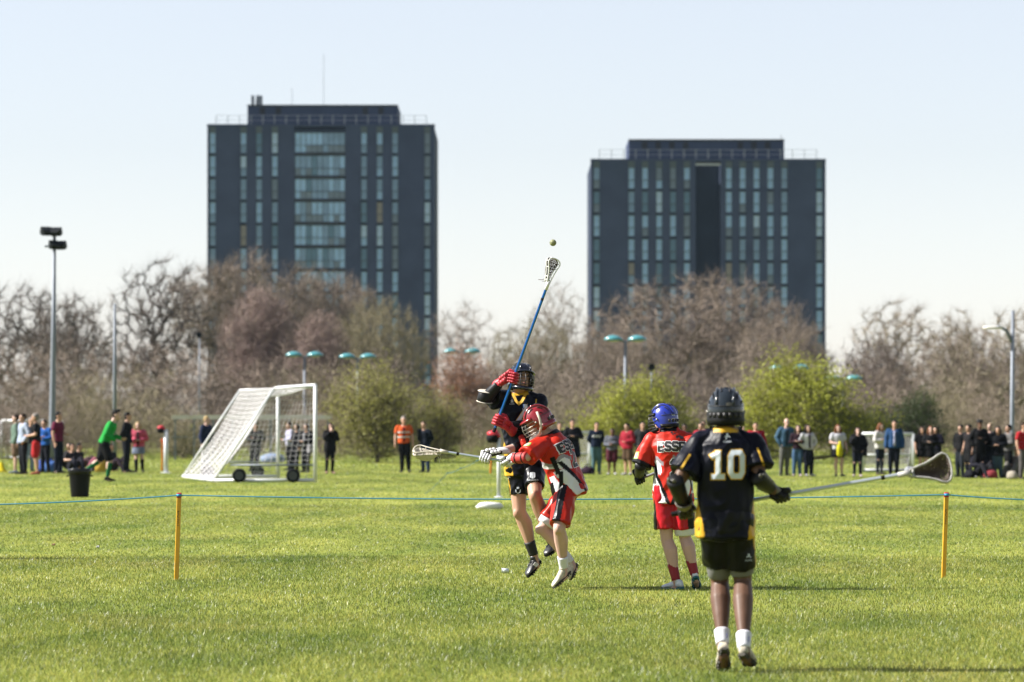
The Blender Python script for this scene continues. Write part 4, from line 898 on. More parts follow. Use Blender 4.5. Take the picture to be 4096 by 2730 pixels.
# ---- sticks, gloves, pads
sA0, sA1 = y10(2692, 2056, .20), y10(3622, 1895, .02)
stick('long silver lacrosse stick with dark strung head held out by number ten', sA0, sA1, M['silver'], M['head_grey'], M['cord_dark'], Vector((.1, -1, .25)), .30, .098, .07, seed=2, thick=.0065)
glove(pN, N_.base, N_.j['lwr'], lerp(sA0, sA1, .055), sA1 - sA0, M['black'], M['rubber'], M['grey_pad'], 1, 1.0); glove(pN, N_.base, N_.j['rwr'], lerp(sA0, sA1, .47), sA1 - sA0, M['black'], M['rubber'], M['grey_pad'], 1, 1.0)
sB0, sB1 = yb(2546, 1922, .28), yb(2850, 1800, .34)
stick('grey lacrosse stick mostly hidden in front of the blue helmet player', sB0, sB1, M['silver'], M['white'], M['cord_pale'], Vector((0, -1, .1)), seed=3)
glove(pB, B_.base, B_.j['lwr'], lerp(sB0, sB1, .04), sB1 - sB0, M['black'], M['rubber'], M['black'], 1, .95); glove(pB, B_.base, B_.j['rwr'], lerp(sB0, sB1, .7), sB1 - sB0, M['black'], M['rubber'], M['black'], 1, .95)
sJ0, sJ1 = yj(1976, 1725, -.31), yj(2190, 1140, -.33)
stick('blue shafted lacrosse stick raised high above the leaping player', sJ0, sJ1, M['blue_metal'], M['white'], M['cord_dark'], Vector((.75, -.62, .1)), .265, .085, .05, seed=4)
glove(pJ, J_.base, J_.j['rwr'], lerp(sJ0, sJ1, .365), sJ1 - sJ0, M['red_glove'], M['red_glove'], M['red_glove'], 1, 1.12); glove(pJ, J_.base, J_.j['lwr'], lerp(sJ0, sJ1, .075), sJ1 - sJ0, M['red_glove'], M['red_glove'], M['red_glove'], 1, 1.12)
sR0, sR1 = yr(2048, 1850, -.13), yr(1772, 1806, -.02)
stick('silver lacrosse stick with dirty white head pointing left, swung by red helmet', sR0, sR1, M['silver'], M['cord_pale'], M['cord_pale'], Vector((.15, -.45, .88)), .29, .085, .085, seed=5, thick=.0095)
glove(pR, R_.base, R_.j['rwr'], lerp(sR0, sR1, .38), sR1 - sR0, M['white_glove'], M['rubber'], M['white_glove'], 1, 1.06); glove(pR, R_.base, R_.j['lwr'], lerp(sR0, sR1, .08), sR1 - sR0, M['white_glove'], M['rubber'], M['white_glove'], 1, 1.06)
j = N_.j
rings(pN, N_.base, [(j['lel'], j['lwr'], .056, .046, -.25, .75), (j['rel'], j['rwr'], .056, .046, -.25, .75)], 'arm_guard', M['black'])
for a, sx in (('l', -1), ('r', 1)):
    for t_ in (-.16, .02, .2, .4):
        for q, (ox, oy) in enumerate(((sx * .042, -.022), (sx * .012, -.047))):
            c_ = lerp(j[a + 'el'], j[a + 'wr'], t_ + .06 * q) + Vector((ox, oy, .01)) - N_.base; dr = (j[a + 'wr'] - j[a + 'el']).normalized(); nn = Vector((ox, oy, 0)).normalized(); nn = (nn - dr * nn.dot(dr)).normalized()
            MB().ell(c_, (.015, .022, .010), Matrix((dr.cross(nn), dr, nn)).transposed(), 10, 6).build('guard_plate', M['grey_pad'], pN, True)
rings(pN, N_.base, [(j[a + 'hip'], j[a + 'kn'], .078, .0755, .60, .88) for a in 'lr'], 'undershort', M['grey_cloth'], 16)
j = B_.j
rings(pB, B_.base, [(j['lel'], j['lwr'], .058, .046, -.3, .9), (j['rel'], j['rwr'], .058, .046, -.3, .9)], 'arm_guard', M['black'])
rings(pB, B_.base, [(j['rhip'], j['rkn'], .100, .094, .5, .93)], 'undershort', M['white_cloth'], 16)
j = J_.j
rings(pJ, J_.base, [(j['rsh'], j['rel'], .062, .058, .45, 1.05), (j['rel'], j['rwr'], .06, .048, -.05, .9), (j['lel'], j['lwr'], .058, .046, -.25, .9)], 'arm_guard', M['black'])
rings(pJ, J_.base, [(j['rel'] + Vector((-.02, 0, -.035)), j['rel'] + Vector((-.005, -.02, .065)), .074, .066, 0, 1)], 'elbow_cap', M['black']); rings(pJ, J_.base, [(j['rel'] + Vector((-.02, 0, -.035)), j['rel'] + Vector((-.005, -.02, .065)), .080, .070, t, t + .07) for t in (-.02, .98)], 'cap_edge', M['cord_pale'])
j = R_.j
rings(pR, R_.base, [(j['rsh'], j['rel'], .064, .058, .30, .55), (j['rsh'], j['rel'], .060, .056, .68, .76), (j['rel'], j['rwr'], .058, .054, -.2, .35), (j['lel'], j['lwr'], .060, .056, .08, .16), (j['lel'], j['lwr'], .058, .054, .55, .63)], 'arm_guard', M['black'])
rings(pR, R_.base, [(j['lel'], j['lwr'], .056, .05, -.12, .85)], 'arm_pad', M['red_pad'])
rings(pR, R_.base, [(j['rhip'], j['rkn'], .098, .088, .5, .9)], 'undershort', M['white_cloth'], 16)
# ---- socks and boots
for a in 'lr':
    sock(N_, pN, a, M['sock_white'], .80, Vector((.3, -.95, 0))); shoe(pN, N_.base, N_.j[a + 'an'], N_.j[a + 'he'], N_.j[a + 'to'], 1.0, M['boot_dirty'], M['sole_dark'], 'boot', True)
    sock(B_, pB, a, M['sock_red'], .60); shoe(pB, B_.base, B_.j[a + 'an'], B_.j[a + 'he'], B_.j[a + 'to'], .95, M['boot_white'], M['sole_teal'], 'boot', True)
    sock(J_, pJ, a, M['sock_black'], .70); shoe(pJ, J_.base, J_.j[a + 'an'], J_.j[a + 'he'], J_.j[a + 'to'], 1.0, M['boot_black'], M['rubber'], 'boot', True, M['white'])
    sock(R_, pR, a, M['sock_white'], .72); shoe(pR, R_.base, R_.j[a + 'an'], R_.j[a + 'he'], R_.j[a + 'to'], 1.0, M['boot_dirty'], M['sole_dark'], 'boot', True)
# ---- printing on the kit
cam_n = Vector((0, -1, 0)); ex, ez = Vector((1, 0, 0)), Vector((0, 0, 1))
def on(jer, p_base, name, polys, o, m, off, n=cam_n, ux=ex, uy=ez): return decal(name, polys, o, ux, uy, n, jer, off, m, jer, p_base)
# the dress pieces are children of the player, the print a child of the garment: same base, identity transforms
nb = N_.base
on(hN, nb, 'rear_label', [circ(0, 0, .024, .012)], y10(2914, 1617), M['grey_pad'], .003)
on(hB, B_.base, 'wing_logo', stroke([(-.02, .008), (-.008, -.002), (0, .002), (.008, -.002), (.02, .008)], .007), yb(2692, 1660), M['ice'], .003); on(hB, B_.base, 'oval_logo', stroke(circ(0, 0, .019, .008, 12) + [(.019, 0)], .004), yb(2693, 1677), M['cord_pale'], .003)
on(hR, R_.base, 'helmet_mark', [rect(-.004, -.02, .004, .02), rect(.008, -.014, .014, .014)], yr(2199, 1668), M['paint_white'], .003)
on(jN, nb, 'number_outline', glyphs('10', .105, .178, .032, .016, .007), y10(2903, 1856), M['yellow'], .003); on(jN, nb, 'number', glyphs('10', .105, .178, .032, .016), y10(2903, 1856), M['ice'], .0055)
on(jN, nb, 'logo', [circ(0, .012, .007, .008)] + stroke([(-.018, -.005), (0, .004), (.018, -.006)], .007) + stroke([(0, .0), (-.012, -.025)], .007) + stroke([(.004, -.004), (.016, -.026)], .006) + text_polys('KUKRI', .018) and ([circ(0, .018, .007, .008)] + stroke([(-.018, .001), (0, .010), (.018, .0)], .007) + stroke([(0, .004), (-.012, -.016)], .006) + [[(x, y - .03) for x, y in q] for q in text_polys('KUKRI', .018)]), y10(2905, 1748), M['ice'], .004)
on(jN, nb, 'badge', [circ(0, 0, .018, .022)], y10(3062, 1848), M['badge_blue'], .004, Vector((.55, -.83, 0)), Vector((.83, .55, 0))); on(jN, nb, 'badge_crest', [circ(0, -.006, .011, .008)], y10(3062, 1848), M['ice'], .006, Vector((.55, -.83, 0)), Vector((.83, .55, 0)))
on(sN, nb, 'logo', [circ(0, .022, .007, .008)] + stroke([(-.016, .006), (0, .014), (.016, .004)], .006) + [[(x, y - .014) for x, y in q] for q in text_polys('KUKRI', .017)], y10(2994, 2232), M['ice'], .004)
def px_stroke(jer, base, pts, Y, w, name, m, off=.004):
    o = at(*pts[0], Y); decal(name, stroke([((x - pts[0][0]) * Y / F / 4, -(y - pts[0][1]) * Y / F / 4) for x, y in pts], w), o, ex, ez, cam_n, jer, off, m, jer, base)
px_stroke(jN, nb, [(2757, 1816), (2734, 1850), (2706, 1895)], Y0, .015, 'sleeve_stripe', M['yellow']); px_stroke(jN, nb, [(3025, 1790), (3040, 1835), (3060, 1890)], Y0, .013, 'sleeve_stripe', M['yellow'])
px_stroke(jJ, J_.base, [(2145, 1596), (2143, 1618)], Yj, .012, 'sleeve_stripe', M['yellow'])
tn = Vector((-.16, -.97, .12)).normalized(); tx = Vector((.98, -.16, -.03)).normalized()
on(jB, B_.base, 'lettering_outline', glyphs('ESSEX', .061, .096, .023, .008, .005, .012), yb(2708, 1792), M['paint_white'], .003, tn, tx); on(jB, B_.base, 'lettering', glyphs('ESSEX', .061, .096, .023, .008, 0, .012), yb(2708, 1792), M['ink'], .0055, tn, tx)
on(jB, B_.base, 'number_outline', glyphs('2', .12, .18, .034, 0, .007), yb(2714, 1880), M['paint_white'], .003, tn, tx); on(jB, B_.base, 'number', glyphs('2', .12, .18, .034, 0), yb(2714, 1880), M['ink'], .0055, tn, tx)
on(jB, B_.base, 'collar_print', [circ(.0, 0, .012, .009), circ(.03, -.008, .010, .008), circ(.012, -.018, .008, .006), circ(.075, -.035, .016, .013), circ(.095, -.045, .018, .016), circ(.055, -.045, .010, .014)], yb(2692, 1735), M['ink'], .004, tn, tx)
pn = Vector((-.75, -.66, .1)).normalized(); px_ = Vector((.66, -.75, 0)).normalized()
on(jB, B_.base, 'sleeve_patch', [rect(-.032, -.035, .032, .035)], yb(2556, 1822), M['lime_patch'], .003, pn, px_); on(jB, B_.base, 'patch_text', [rect(-.024, y, x, y + .007) for y, x in ((.016, .02), (.002, .024), (-.012, .014), (-.026, .018))], yb(2556, 1822), M['paint_white'], .005, pn, px_)
def back_frame(f, h, dx=0.0): n = f.up.cross(f.lat_s) * -1; return dict(o=f.j['pelvis'] + f.up * (f.len * h) + n * .2 + f.lat_s * dx, n=n, ux=f.lat_s, uy=f.up)
fr_ = back_frame(R_, .73)
for nm_, ol, m_, of in (('lettering_outline', .006, M['paint_white'], .003), ('lettering', 0, M['ink'], .0055)): decal(nm_, glyphs('ESSEX', .061, .096, .023, .008, ol * .8, .012), fr_['o'], fr_['ux'], fr_['uy'], fr_['n'], jR, of, m_, jR, R_.base)
fr_ = back_frame(R_, .48)
for nm_, ol, m_, of in (('number_outline', .007, M['paint_white'], .003), ('number', 0, M['ink'], .0055)): decal(nm_, glyphs('2', .12, .18, .034, 0, ol), fr_['o'], fr_['ux'], fr_['uy'], fr_['n'], jR, of, m_, jR, R_.base)
qn = Vector((-.35, -.9, .25)).normalized(); qx = Vector((.93, -.36, 0)).normalized(); qy = qn.cross(qx)
on(jR, R_.base, 'sleeve_patch', [rect(-.034, -.024, .034, .024)], yr(2126, 1790, -.2), M['lime_patch'], .003, qn, qx, qy); on(jR, R_.base, 'patch_text', [rect(-.026, y, x, y + .007) for y, x in ((.008, .022), (-.006, .026), (-.019, .014))], yr(2126, 1790, -.2), M['paint_white'], .005, qn, qx, qy)
jb = J_.base
on(jJ, jb, 'collar_trim', stroke([(-.06, .035), (-.028, -.035), (0, -.062), (.028, -.035), (.07, .04)], .026), yj(2076, 1590), M['yellow'], .004)
on(jJ, jb, 'number_outline', glyphs('4', .13, .19, .036, 0, .007), yj(2092, 1672), M['yellow'], .003); on(jJ, jb, 'number', glyphs('4', .13, .19, .036, 0), yj(2092, 1672), M['paint_white'], .0055)
on(jJ, jb, 'logo', [circ(0, .022, .005, .006)] + stroke([(-.014, .012), (0, .014), (.014, .010)], .005) + stroke([(0, .01), (-.010, -.006)], .005) + stroke([(0, .01), (.012, -.006)], .005) + [[(x, y - .018) for x, y in q] for q in text_polys('KUKRI', .017)], yj(2048, 1609), M['paint_white'], .004)
on(jJ, jb, 'crest', [[(-.022, .03), (-.022, -.005), (0, -.03), (.022, -.005), (.022, .03)]], yj(2101, 1630), M['badge_blue'], .003); on(jJ, jb, 'crest_tower', [rect(-.015, .008, -.008, .03), rect(-.004, .008, .004, .034), rect(.008, .008, .015, .03), rect(-.017, .0, .017, .008)], yj(2101, 1630), M['paint_white'], .005); on(jJ, jb, 'crest_scroll', stroke([(-.026, -.01), (-.02, -.032), (0, -.042), (.02, -.032), (.026, -.01)], .007), yj(2101, 1630), M['ice'], .005)
on(sJ, jb, 'sponsor', [[(-.026, .055), (-.026, .015), (-.012, -.0), (-.008, .06)], [(-.004, .06), (-.008, .0), (.008, .0), (.004, .062)], [(.008, .06), (.012, -.0), (.026, .015), (.026, .055)]] + [[(x, y - .018) for x, y in q] for q in text_polys('NABARRO', .024)] + [[(x, y - .036) for x, y in q] for q in text_polys('CLARITY MATTERS', .011)], yj(2130, 1912), M['ice'], .004)
on(sJ, jb, 'crest', stroke([(-.022, .012), (-.02, -.012), (0, -.026), (.02, -.012), (.022, .012)], .008) + [rect(-.012, .018, -.005, .036), rect(-.002, .018, .004, .038), rect(.007, .018, .012, .036)] + [[(x, y - .045) for x, y in q] for q in text_polys('UNIVERSITY OF KENT', .009)], yj(2072, 1962), M['ice'], .004)['kind'] = 'stuff'
on(sJ, jb, 'logo', [circ(0, .012, .006, .007)] + stroke([(-.012, .0), (0, .006), (.012, -.004)], .006) + stroke([(0, .0), (-.01, -.016)], .006), yj(2036, 1908), M['ice'], .004)
# ------------------------------------------------------------------ spectators
_cm = {}
def cm(c, kind='cloth'):
    if (c, kind) not in _cm: _cm[(c, kind)] = mat('%s_%d' % (kind, len(_cm)), tuple(v * (.42 if max(c) < .08 else .75) for v in c), {'cloth': .8, 'hair': .55, 'shoe': .5}[kind], .10, noise=.18, scale=9)
    return _cm[(c, kind)]
SKIN = {'f': M['skin_fair'], 'p': M['skin_pale'], 'd': M['skin_dark']}
ARMS = {'down': ((.25, .02, 1.13), (.265, -.05, .88), (.265, -.07, .80)), 'crossed': ((.265, -.03, 1.15), (.0, -.19, 1.17), (-.10, -.17, 1.2)), 'front': ((.25, .0, 1.14), (.08, -.22, 1.10), (.02, -.26, 1.12)),
        'face': ((.22, -.14, 1.2), (.06, -.17, 1.43), (.03, -.16, 1.5)), 'pocket': ((.29, .05, 1.16), (.19, -.05, .95), (.15, -.06, .9)), 'back': ((.26, .06, 1.14), (.08, .16, .98), (.02, .17, .95)), 'hip': ((.33, .06, 1.14), (.19, -.03, 1.0), (.13, -.05, .98)), 'out': ((.24, -.06, 1.14), (.2, -.30, 1.1), (.18, -.37, 1.1))}
DARK_HAIR, BROWN_HAIR, BLOND, AUBURN, GREY_HAIR = (.018, .014, .012), (.07, .04, .022), (.50, .36, .17), (.20, .075, .03), (.30, .27, .25)
def person(x4, top4, feet4, label, rz=0.0, arms=('down', 'down'), top='long', tc=(.02, .02, .025), inner=None, bottom='trousers', bc=(.02, .022, .03), hair='short', hc=DARK_HAIR, skin='f', shoe_c=(.05, .05, .05), group='spectators along the far touchline', joints=None, name='person', loc=None, h=None, sock_c=None, turn=0.0, extra=None, w=1.0, sit=False):
    Y = depth(feet4); hh = h or (feet4 - top4) / 4 * Y / F
    X = (x4 / 4 - CX) * Y / F
    p = empty(name, (X, Y, 0) if loc is None else loc, rz, label, 'person', group); k = hh / 1.75
    S = lambda a: Vector(a) * k
    rj = random.Random(int(x4 * 7 + feet4)); J = {}
    st = rj.uniform(-.03, .03)
    if not joints: p.rotation_euler = (rj.uniform(-.03, .03), rj.uniform(-.035, .035), rz + rj.uniform(-.2, .2)); p.scale = (rj.uniform(.95, 1.1), rj.uniform(.95, 1.1), 1.0)
    J.update(pelvis=S((0, 0, .94)), neck=S((0, .0, 1.455)), head=S((0, -.025, 1.615)))
    for sx, a in ((1, 'l'), (-1, 'r')):
        J[a + 'sh'] = S((sx * .175 * w, .0, 1.405)); e, w_, ha = ARMS[arms[0 if a == 'l' else 1]]
        J[a + 'el'] = S((sx * e[0], e[1], e[2])); J[a + 'wr'] = S((sx * w_[0], w_[1] - (.03 if a == 'l' else 0), w_[2])); J[a + 'ha'] = S((sx * ha[0], ha[1] - (.03 if a == 'l' else 0), ha[2]))
        J[a + 'hip'] = S((sx * .085, 0, .92)); J[a + 'kn'] = S((sx * .095 + st, -.02 * (1 + rj.random()), .5)); J[a + 'an'] = S((sx * .10 + st, .02 * rj.uniform(-1, 1.), .085)); o = Vector((sx * .06, -.2, 0)) * k
        J[a + 'he'] = J[a + 'an'] + S((0, .06, -.075)); J[a + 'to'] = J[a + 'an'] + S((sx * .05, -.19, -.072))
    if joints: J.update({q: S(v) for q, v in joints.items()})
    f = Fig((0, 0, 0), hh * 1.03, **J); f.hf = Vector((math.sin(turn), -math.cos(turn), -.06)).normalized(); f.hu = Vector((0, 0, 1)); f.s *= 1.0
    z0 = Vector((0, 0, 0)); k1 = f.s
    solid(body_shape(f), 'body', SKIN[skin], p, z0, .017, 3)
    face_parts(p, z0, J['head'], f.hf, f.hu, k1, M['eye'], M['lip'])
    # clothes
    loose = {'tee': .018, 'long': .02, 'jacket': .032, 'coat': .035, 'vest': .03}[top]
    mb = MB(); hem = {'coat': -.22, 'jacket': -.07}.get(top, -.04)
    f.torso(mb, [(hem, .165, .125), (.0, .163, .118), (.12, .155, .11), (.22, .146, .106), (.33, .155, .112), (.43, .168, .114), (.49, .155, .10), (.535, .095, .078)], off=loose)
    for a in 'lr':
        S_, E_, W_ = J[a + 'sh'], J[a + 'el'], J[a + 'wr']; r = loose
        limb(mb, [lerp(S_, J['neck'], .3), S_, lerp(S_, E_, .6)], [(.05) * k1 + r * .7, (.052) * k1 + r, (.05) * k1 + r])
        if top in ('tee', 'vest'): 
            if top == 'tee': mb.tube([S_, lerp(S_, E_, .62)], [.056 * k1 + r, .058 * k1 + r], 10)
        else: limb(mb, [S_, E_, lerp(E_, W_, .5), lerp(E_, W_, .92)], [.052 * k1 + r, .046 * k1 + r, .044 * k1 + r * .8, .035 * k1 + r * .6])
    tp = solid(mb, {'tee': 'shirt', 'long': 'jumper', 'jacket': 'jacket', 'coat': 'coat', 'vest': 'top'}[top], cm(tc), p, z0, .022, 3, fold=(.02, 7, 5, rj.uniform(0, 50)))
    if inner:
        fr = MB()
        rows = [f.ring(h_ * f.len / .56, (.06 + .0) * k1, (d_ * k1 + loose + .018), 18) for h_, d_ in ((.0, .118), (.15, .11), (.3, .112), (.43, .114), (.5, .098))]
        for q in rows: pass
        fr.loft(rows); fr.build('shirt_front', cm(inner), p, True)
    mb = MB()
    if bottom in ('trousers', 'shorts', 'tights'):
        lo = {'trousers': .02, 'shorts': .03, 'tights': .008}[bottom]
        f.torso(mb, [(-.09, .13, .10), (-.02, .158, .112), (.05, .155, .108), (.1, .15, .104)], off=lo * .6)
        for a in 'lr':
            H, K, A = J[a + 'hip'], J[a + 'kn'], J[a + 'an']
            if bottom == 'shorts': limb(mb, [H, lerp(H, K, .5), lerp(H, K, .85)], [.09 * k1 + lo, .085 * k1 + lo, .08 * k1 + lo])
            else: limb(mb, [H, lerp(H, K, .5), K, lerp(K, A, .3), lerp(K, A, .7), lerp(K, A, .97)], [.09 * k1 + lo * .7, .08 * k1 + lo, .058 * k1 + lo, .06 * k1 + lo * .8, .045 * k1 + lo, .042 * k1 + lo])
    else:
        f.torso(mb, [(-.33, .20, .16), (-.2, .19, .15), (-.08, .175, .135), (.0, .165, .12), (.1, .15, .105)], off=.012)
    solid(mb, {'trousers': 'trousers', 'tights': 'leggings', 'shorts': 'shorts', 'skirt': 'skirt'}[bottom], cm(bc), p, z0, .022, 3, fold=(.014, 8, 4, rj.uniform(0, 50)))
    if sock_c:
        for a in 'lr': rings(p, z0, [(J[a + 'kn'], J[a + 'an'], .066 * k1, .046 * k1, .12, 1.0)], 'sock', cm(sock_c))
    for a in 'lr': shoe(p, z0, J[a + 'an'], J[a + 'he'], J[a + 'to'], .95 * k1, cm(shoe_c, 'shoe'), M['rubber'])
    # hair
    c, u, fd = J['head'], f.hu, f.hf; r = fd.cross(u).normalized(); Q = Matrix((r, fd, u)).transposed(); P = lambda x, y, z: c + (r * x + fd * y + u * z) * k1
    if hair != 'bald':
        hb = MB(); hb.ell(P(0, -.022, .048), (.086 * k1, .098 * k1, .088 * k1), Q, 12, 8); hb.ell(P(0, -.045, -.01), (.08 * k1, .07 * k1, .075 * k1), Q, 12, 8)
        if hair == 'quiff': hb.ell(P(0, .05, .105), (.06 * k1, .05 * k1, .04 * k1), Q, 10, 6)
        if hair in ('long', 'bob'):
            L_ = .20 if hair == 'long' else .06
            for sx in (-1, 1): hb.tube([P(sx * .065, -.01, .05), P(sx * .085, -.01, -.04), P(sx * .09, .0, -.12 - L_ * .5), P(sx * .075, .015, -.14 - L_)], [.035 * k1, .04 * k1, .045 * k1, .025 * k1], 8)
            hb.tube([P(0, -.06, .02), P(0, -.09, -.08), P(0, -.10, -.14 - L_ * .6), P(0, -.09, -.16 - L_)], [.08 * k1, .085 * k1, .08 * k1, .04 * k1], 10)
        if hair == 'hat': hb.tube([P(0, -.01, .07), P(0, -.01, .135)], [.10 * k1, .088 * k1], 14); hb.tube([P(0, .06, .068), P(0, .06, .082)], [.115 * k1, .115 * k1], 14)
        solid(hb, 'hat' if hair == 'hat' else 'hair', cm(hc, 'hair'), p, z0, .014, 2)
    if extra: extra(p, J, k1, f)
    return p
def strap_bag(c):
    def fn(p, J, k, f):
        b = MB().box(J['lhip'] + Vector((.16, -.05, -.06)) * k, (.12 * k, .30 * k, .26 * k)).box(J['lhip'] + Vector((.16, -.05, .07)) * k, (.09 * k, .24 * k, .05 * k)); o = b.build('shoulder_bag', cm(c), p); MB().tube([J['lhip'] + Vector((.15, -.14, .1)) * k, J['neck'] + Vector((-.06, -.13, -.14)) * k, J['neck'] + Vector((-.13, -.03, -.02)) * k, J['neck'] + Vector((-.05, .15, -.16)) * k, J['lhip'] + Vector((.17, .08, .1)) * k], .014, 6).build('strap', cm(c), o)
    return fn
def carry(c, side='r'):
    def fn(p, J, k, f):
        a = J[side + 'ha']; sx = 1 if side == 'l' else -1
        MB().loft([[a + Vector((x * w * k, y * .05 * k, z * k)) for x, y in ((-1, -1), (1, -1), (1, 1), (-1, 1))] for z, w in ((.06, .02), (-.02, .035), (-.08, .07), (-.2, .09), (-.38, .085), (-.46, .06))]).build('carrier_bag', cm(c), p, True)
    return fn
def backpack(c):
    def fn(p, J, k, f):
        b = J['neck'] + Vector((0, .19, -.3)) * k; MB().ell(b, (.15 * k, .10 * k, .23 * k), None, 12, 8).build('backpack', cm(c), p, True); t = MB()
        for sx in (-1, 1): t.tube([J['neck'] + Vector((sx * .1, .12, -.08)) * k, J['neck'] + Vector((sx * .115, .0, .0)) * k, J['neck'] + Vector((sx * .12, -.14, -.12)) * k, J['neck'] + Vector((sx * .13, -.13, -.32)) * k], .02, 6)
        t.build('strap', cm(c), p, True)
    return fn
def chest_print(txt):
    def fn(p, J, k, f):
        POST.append((p, txt, J, k))
    return fn
POST = []
def vest_bands(p, J, k, f):
    for h_ in (.17, .33): 
        rows = [f.ring((h_ + d) * f.len / .56, .195 * k, .150 * k) for d in (-.022, .022)]; MB().loft(rows, False).build('reflective_band', cm((.72, .72, .68)), p, True)
P = person
T = 'trousers'
# left group
P(62, 1655, 1893, 'man in sage green hooded jacket and bare legs, leftmost of the left group', -1.3, ('down', 'down'), 'jacket', (.16, .24, .19), bottom='shorts', bc=(.20, .13, .09), hc=BROWN_HAIR, skin='p', shoe_c=(.35, .45, .6))
P(94, 1653, 1897, 'person in pale blue shirt and black trousers beside the sage green jacket', -1.2, ('pocket', 'down'), 'long', (.45, .52, .68), hc=BROWN_HAIR)
P(117, 1668, 1886, 'grey haired person in dark top and light jeans behind the left group', .4, ('crossed', 'crossed'), 'long', (.03, .03, .04), bc=(.30, .38, .52), hc=GREY_HAIR)
P(148, 1652, 1898, 'man in black shirt and red shorts in the left group', -1.35, ('front', 'down'), 'tee', (.014, .014, .018), bottom='shorts', bc=(.55, .03, .035), hc=GREY_HAIR, skin='f', shoe_c=(.5, .08, .08))
P(184, 1678, 1890, 'shorter person in bright blue top left of the floodlight mast foot', -.5, ('front', 'crossed'), 'long', (.03, .14, .52), bc=(.015, .017, .03), hc=BROWN_HAIR)
P(231, 1646, 1892, 'tall man in maroon shirt and dark jeans right of the floodlight mast', 1.2, ('front', 'down'), 'tee', (.17, .02, .06), bc=(.02, .03, .06), hc=DARK_HAIR)
P(503, 1648, 1890, 'person dressed all in black just behind the green runner', 1.5, ('down', 'back'), 'long', (.012, .013, .018), bc=(.015, .018, .028), hc=DARK_HAIR)
P(557, 1686, 1889, 'blond woman in pink jacket, grey skirt and black tights', .1, ('front', 'front'), 'jacket', (.62, .11, .17), inner=(.05, .03, .04), bottom='skirt', bc=(.22, .26, .38), hair='long', hc=BLOND, skin='p', sock_c=(.02, .018, .02))
SIT = dict(pelvis=(0, .1, .13), neck=(0, .16, .62), head=(0, .12, .79), lsh=(.175, .15, .57), rsh=(-.175, .15, .57), lel=(.27, .2, .33), rel=(-.27, .1, .36), lwr=(.3, .28, .1), rwr=(-.12, -.16, .38), lha=(.3, .3, .05), rha=(-.06, -.2, .38), lhip=(.09, .08, .12), rhip=(-.09, .08, .12), lkn=(.14, -.28, .42), rkn=(-.13, -.3, .40), lan=(.12, -.52, .09), ran=(-.14, -.55, .09), lhe=(.12, -.47, .01), rhe=(-.14, -.5, .01), lto=(.14, -.7, .02), rto=(-.16, -.73, .02))
def seated(x4, feet4, label, rz, **kw): return person(x4, 0, feet4, label, rz, joints=SIT, h=1.72, group='people sitting on the grass', **kw)
seated(268, 1880, 'seated person in dark top right of the maroon shirt', -.6, tc=(.03, .028, .03), bc=(.02, .02, .03), hc=DARK_HAIR)
seated(295, 1885, 'fair haired seated person with bare arms behind the black bin', .5, top='tee', tc=(.05, .045, .05), bc=(.03, .03, .05), hc=BROWN_HAIR)
seated(330, 1882, 'seated person in black leaning back, right of the fair haired one', 1.1, tc=(.014, .014, .016), bc=(.10, .05, .07), hc=DARK_HAIR)
seated(418, 1884, 'seated person in pink trousers behind the green runner', -.9, tc=(.06, .05, .07), bc=(.42, .14, .19), hc=BROWN_HAIR)
seated(455, 1886, 'seated person in dark clothes below the green runner', .9, tc=(.02, .02, .026), bc=(.05, .03, .05), hc=DARK_HAIR)
RUN = dict(pelvis=(-.05, 0, .93), neck=(.17, -.02, 1.43), head=(.25, -.04, 1.585), lsh=(.14, .16, 1.38), rsh=(.12, -.17, 1.37), lel=(.10, .27, 1.12), rel=(.02, -.26, 1.12), lwr=(.33, .2, 1.02), rwr=(.24, -.24, .98), lha=(.40, .18, 1.02), rha=(.31, -.22, .97), lhip=(-.06, .09, .9), rhip=(-.04, -.09, .9), lkn=(-.16, .1, .50), rkn=(.10, -.1, .50), lan=(-.46, .1, .30), ran=(.04, -.1, .12), lhe=(-.54, .1, .26), rhe=(-.03, -.1, .04), lto=(-.42, .1, .06), rto=(.22, -.1, .02))
def run_person():
    p = person(425, 1645, 1926, 'running man in green long sleeved shirt, black shorts and green socks', 0, tc=(.02, .36, .06), bottom='shorts', bc=(.012, .012, .014), hair='quiff', hc=DARK_HAIR, skin='p', joints=RUN, group=None, sock_c=(.015, .16, .05), shoe_c=(.02, .02, .02), turn=1.35, h=1.97)
run_person()
P(820, 1663, 1886, 'blond man in navy jumper and white trousers left of the goal net', .9, ('front', 'down'), 'long', (.02, .03, .08), bc=(.60, .60, .64), hc=BLOND, skin='p')
P(1022, 1690, 1884, 'person in black seen through the goal side net', 0, ('crossed', 'crossed'), 'jacket', (.013, .014, .02), hc=DARK_HAIR)
P(1160, 1688, 1880, 'man in pale lilac shirt seen between the goal posts', -1.3, ('front', 'hip'), 'long', (.55, .55, .74), bc=(.012, .012, .018), hc=BROWN_HAIR)
P(1183, 1694, 1884, 'woman with dark hair just right of the lilac shirt', -1.0, ('down', 'front'), 'long', (.02, .02, .03), hair='long', hc=DARK_HAIR)
P(1226, 1694, 1890, 'dark haired woman with grey bag beside the near goal post', -.9, ('front', 'front'), 'jacket', (.015, .015, .02), inner=(.4, .4, .45), hair='long', hc=DARK_HAIR, extra=strap_bag((.35, .34, .38)))
P(1318, 1691, 1894, 'brown haired woman in black coat with hands at her face, right of goal', .1, ('face', 'face'), 'coat', (.012, .012, .014), bottom='tights', bc=(.014, .014, .018), hair='long', hc=BROWN_HAIR, skin='p', shoe_c=(.5, .3, .25))
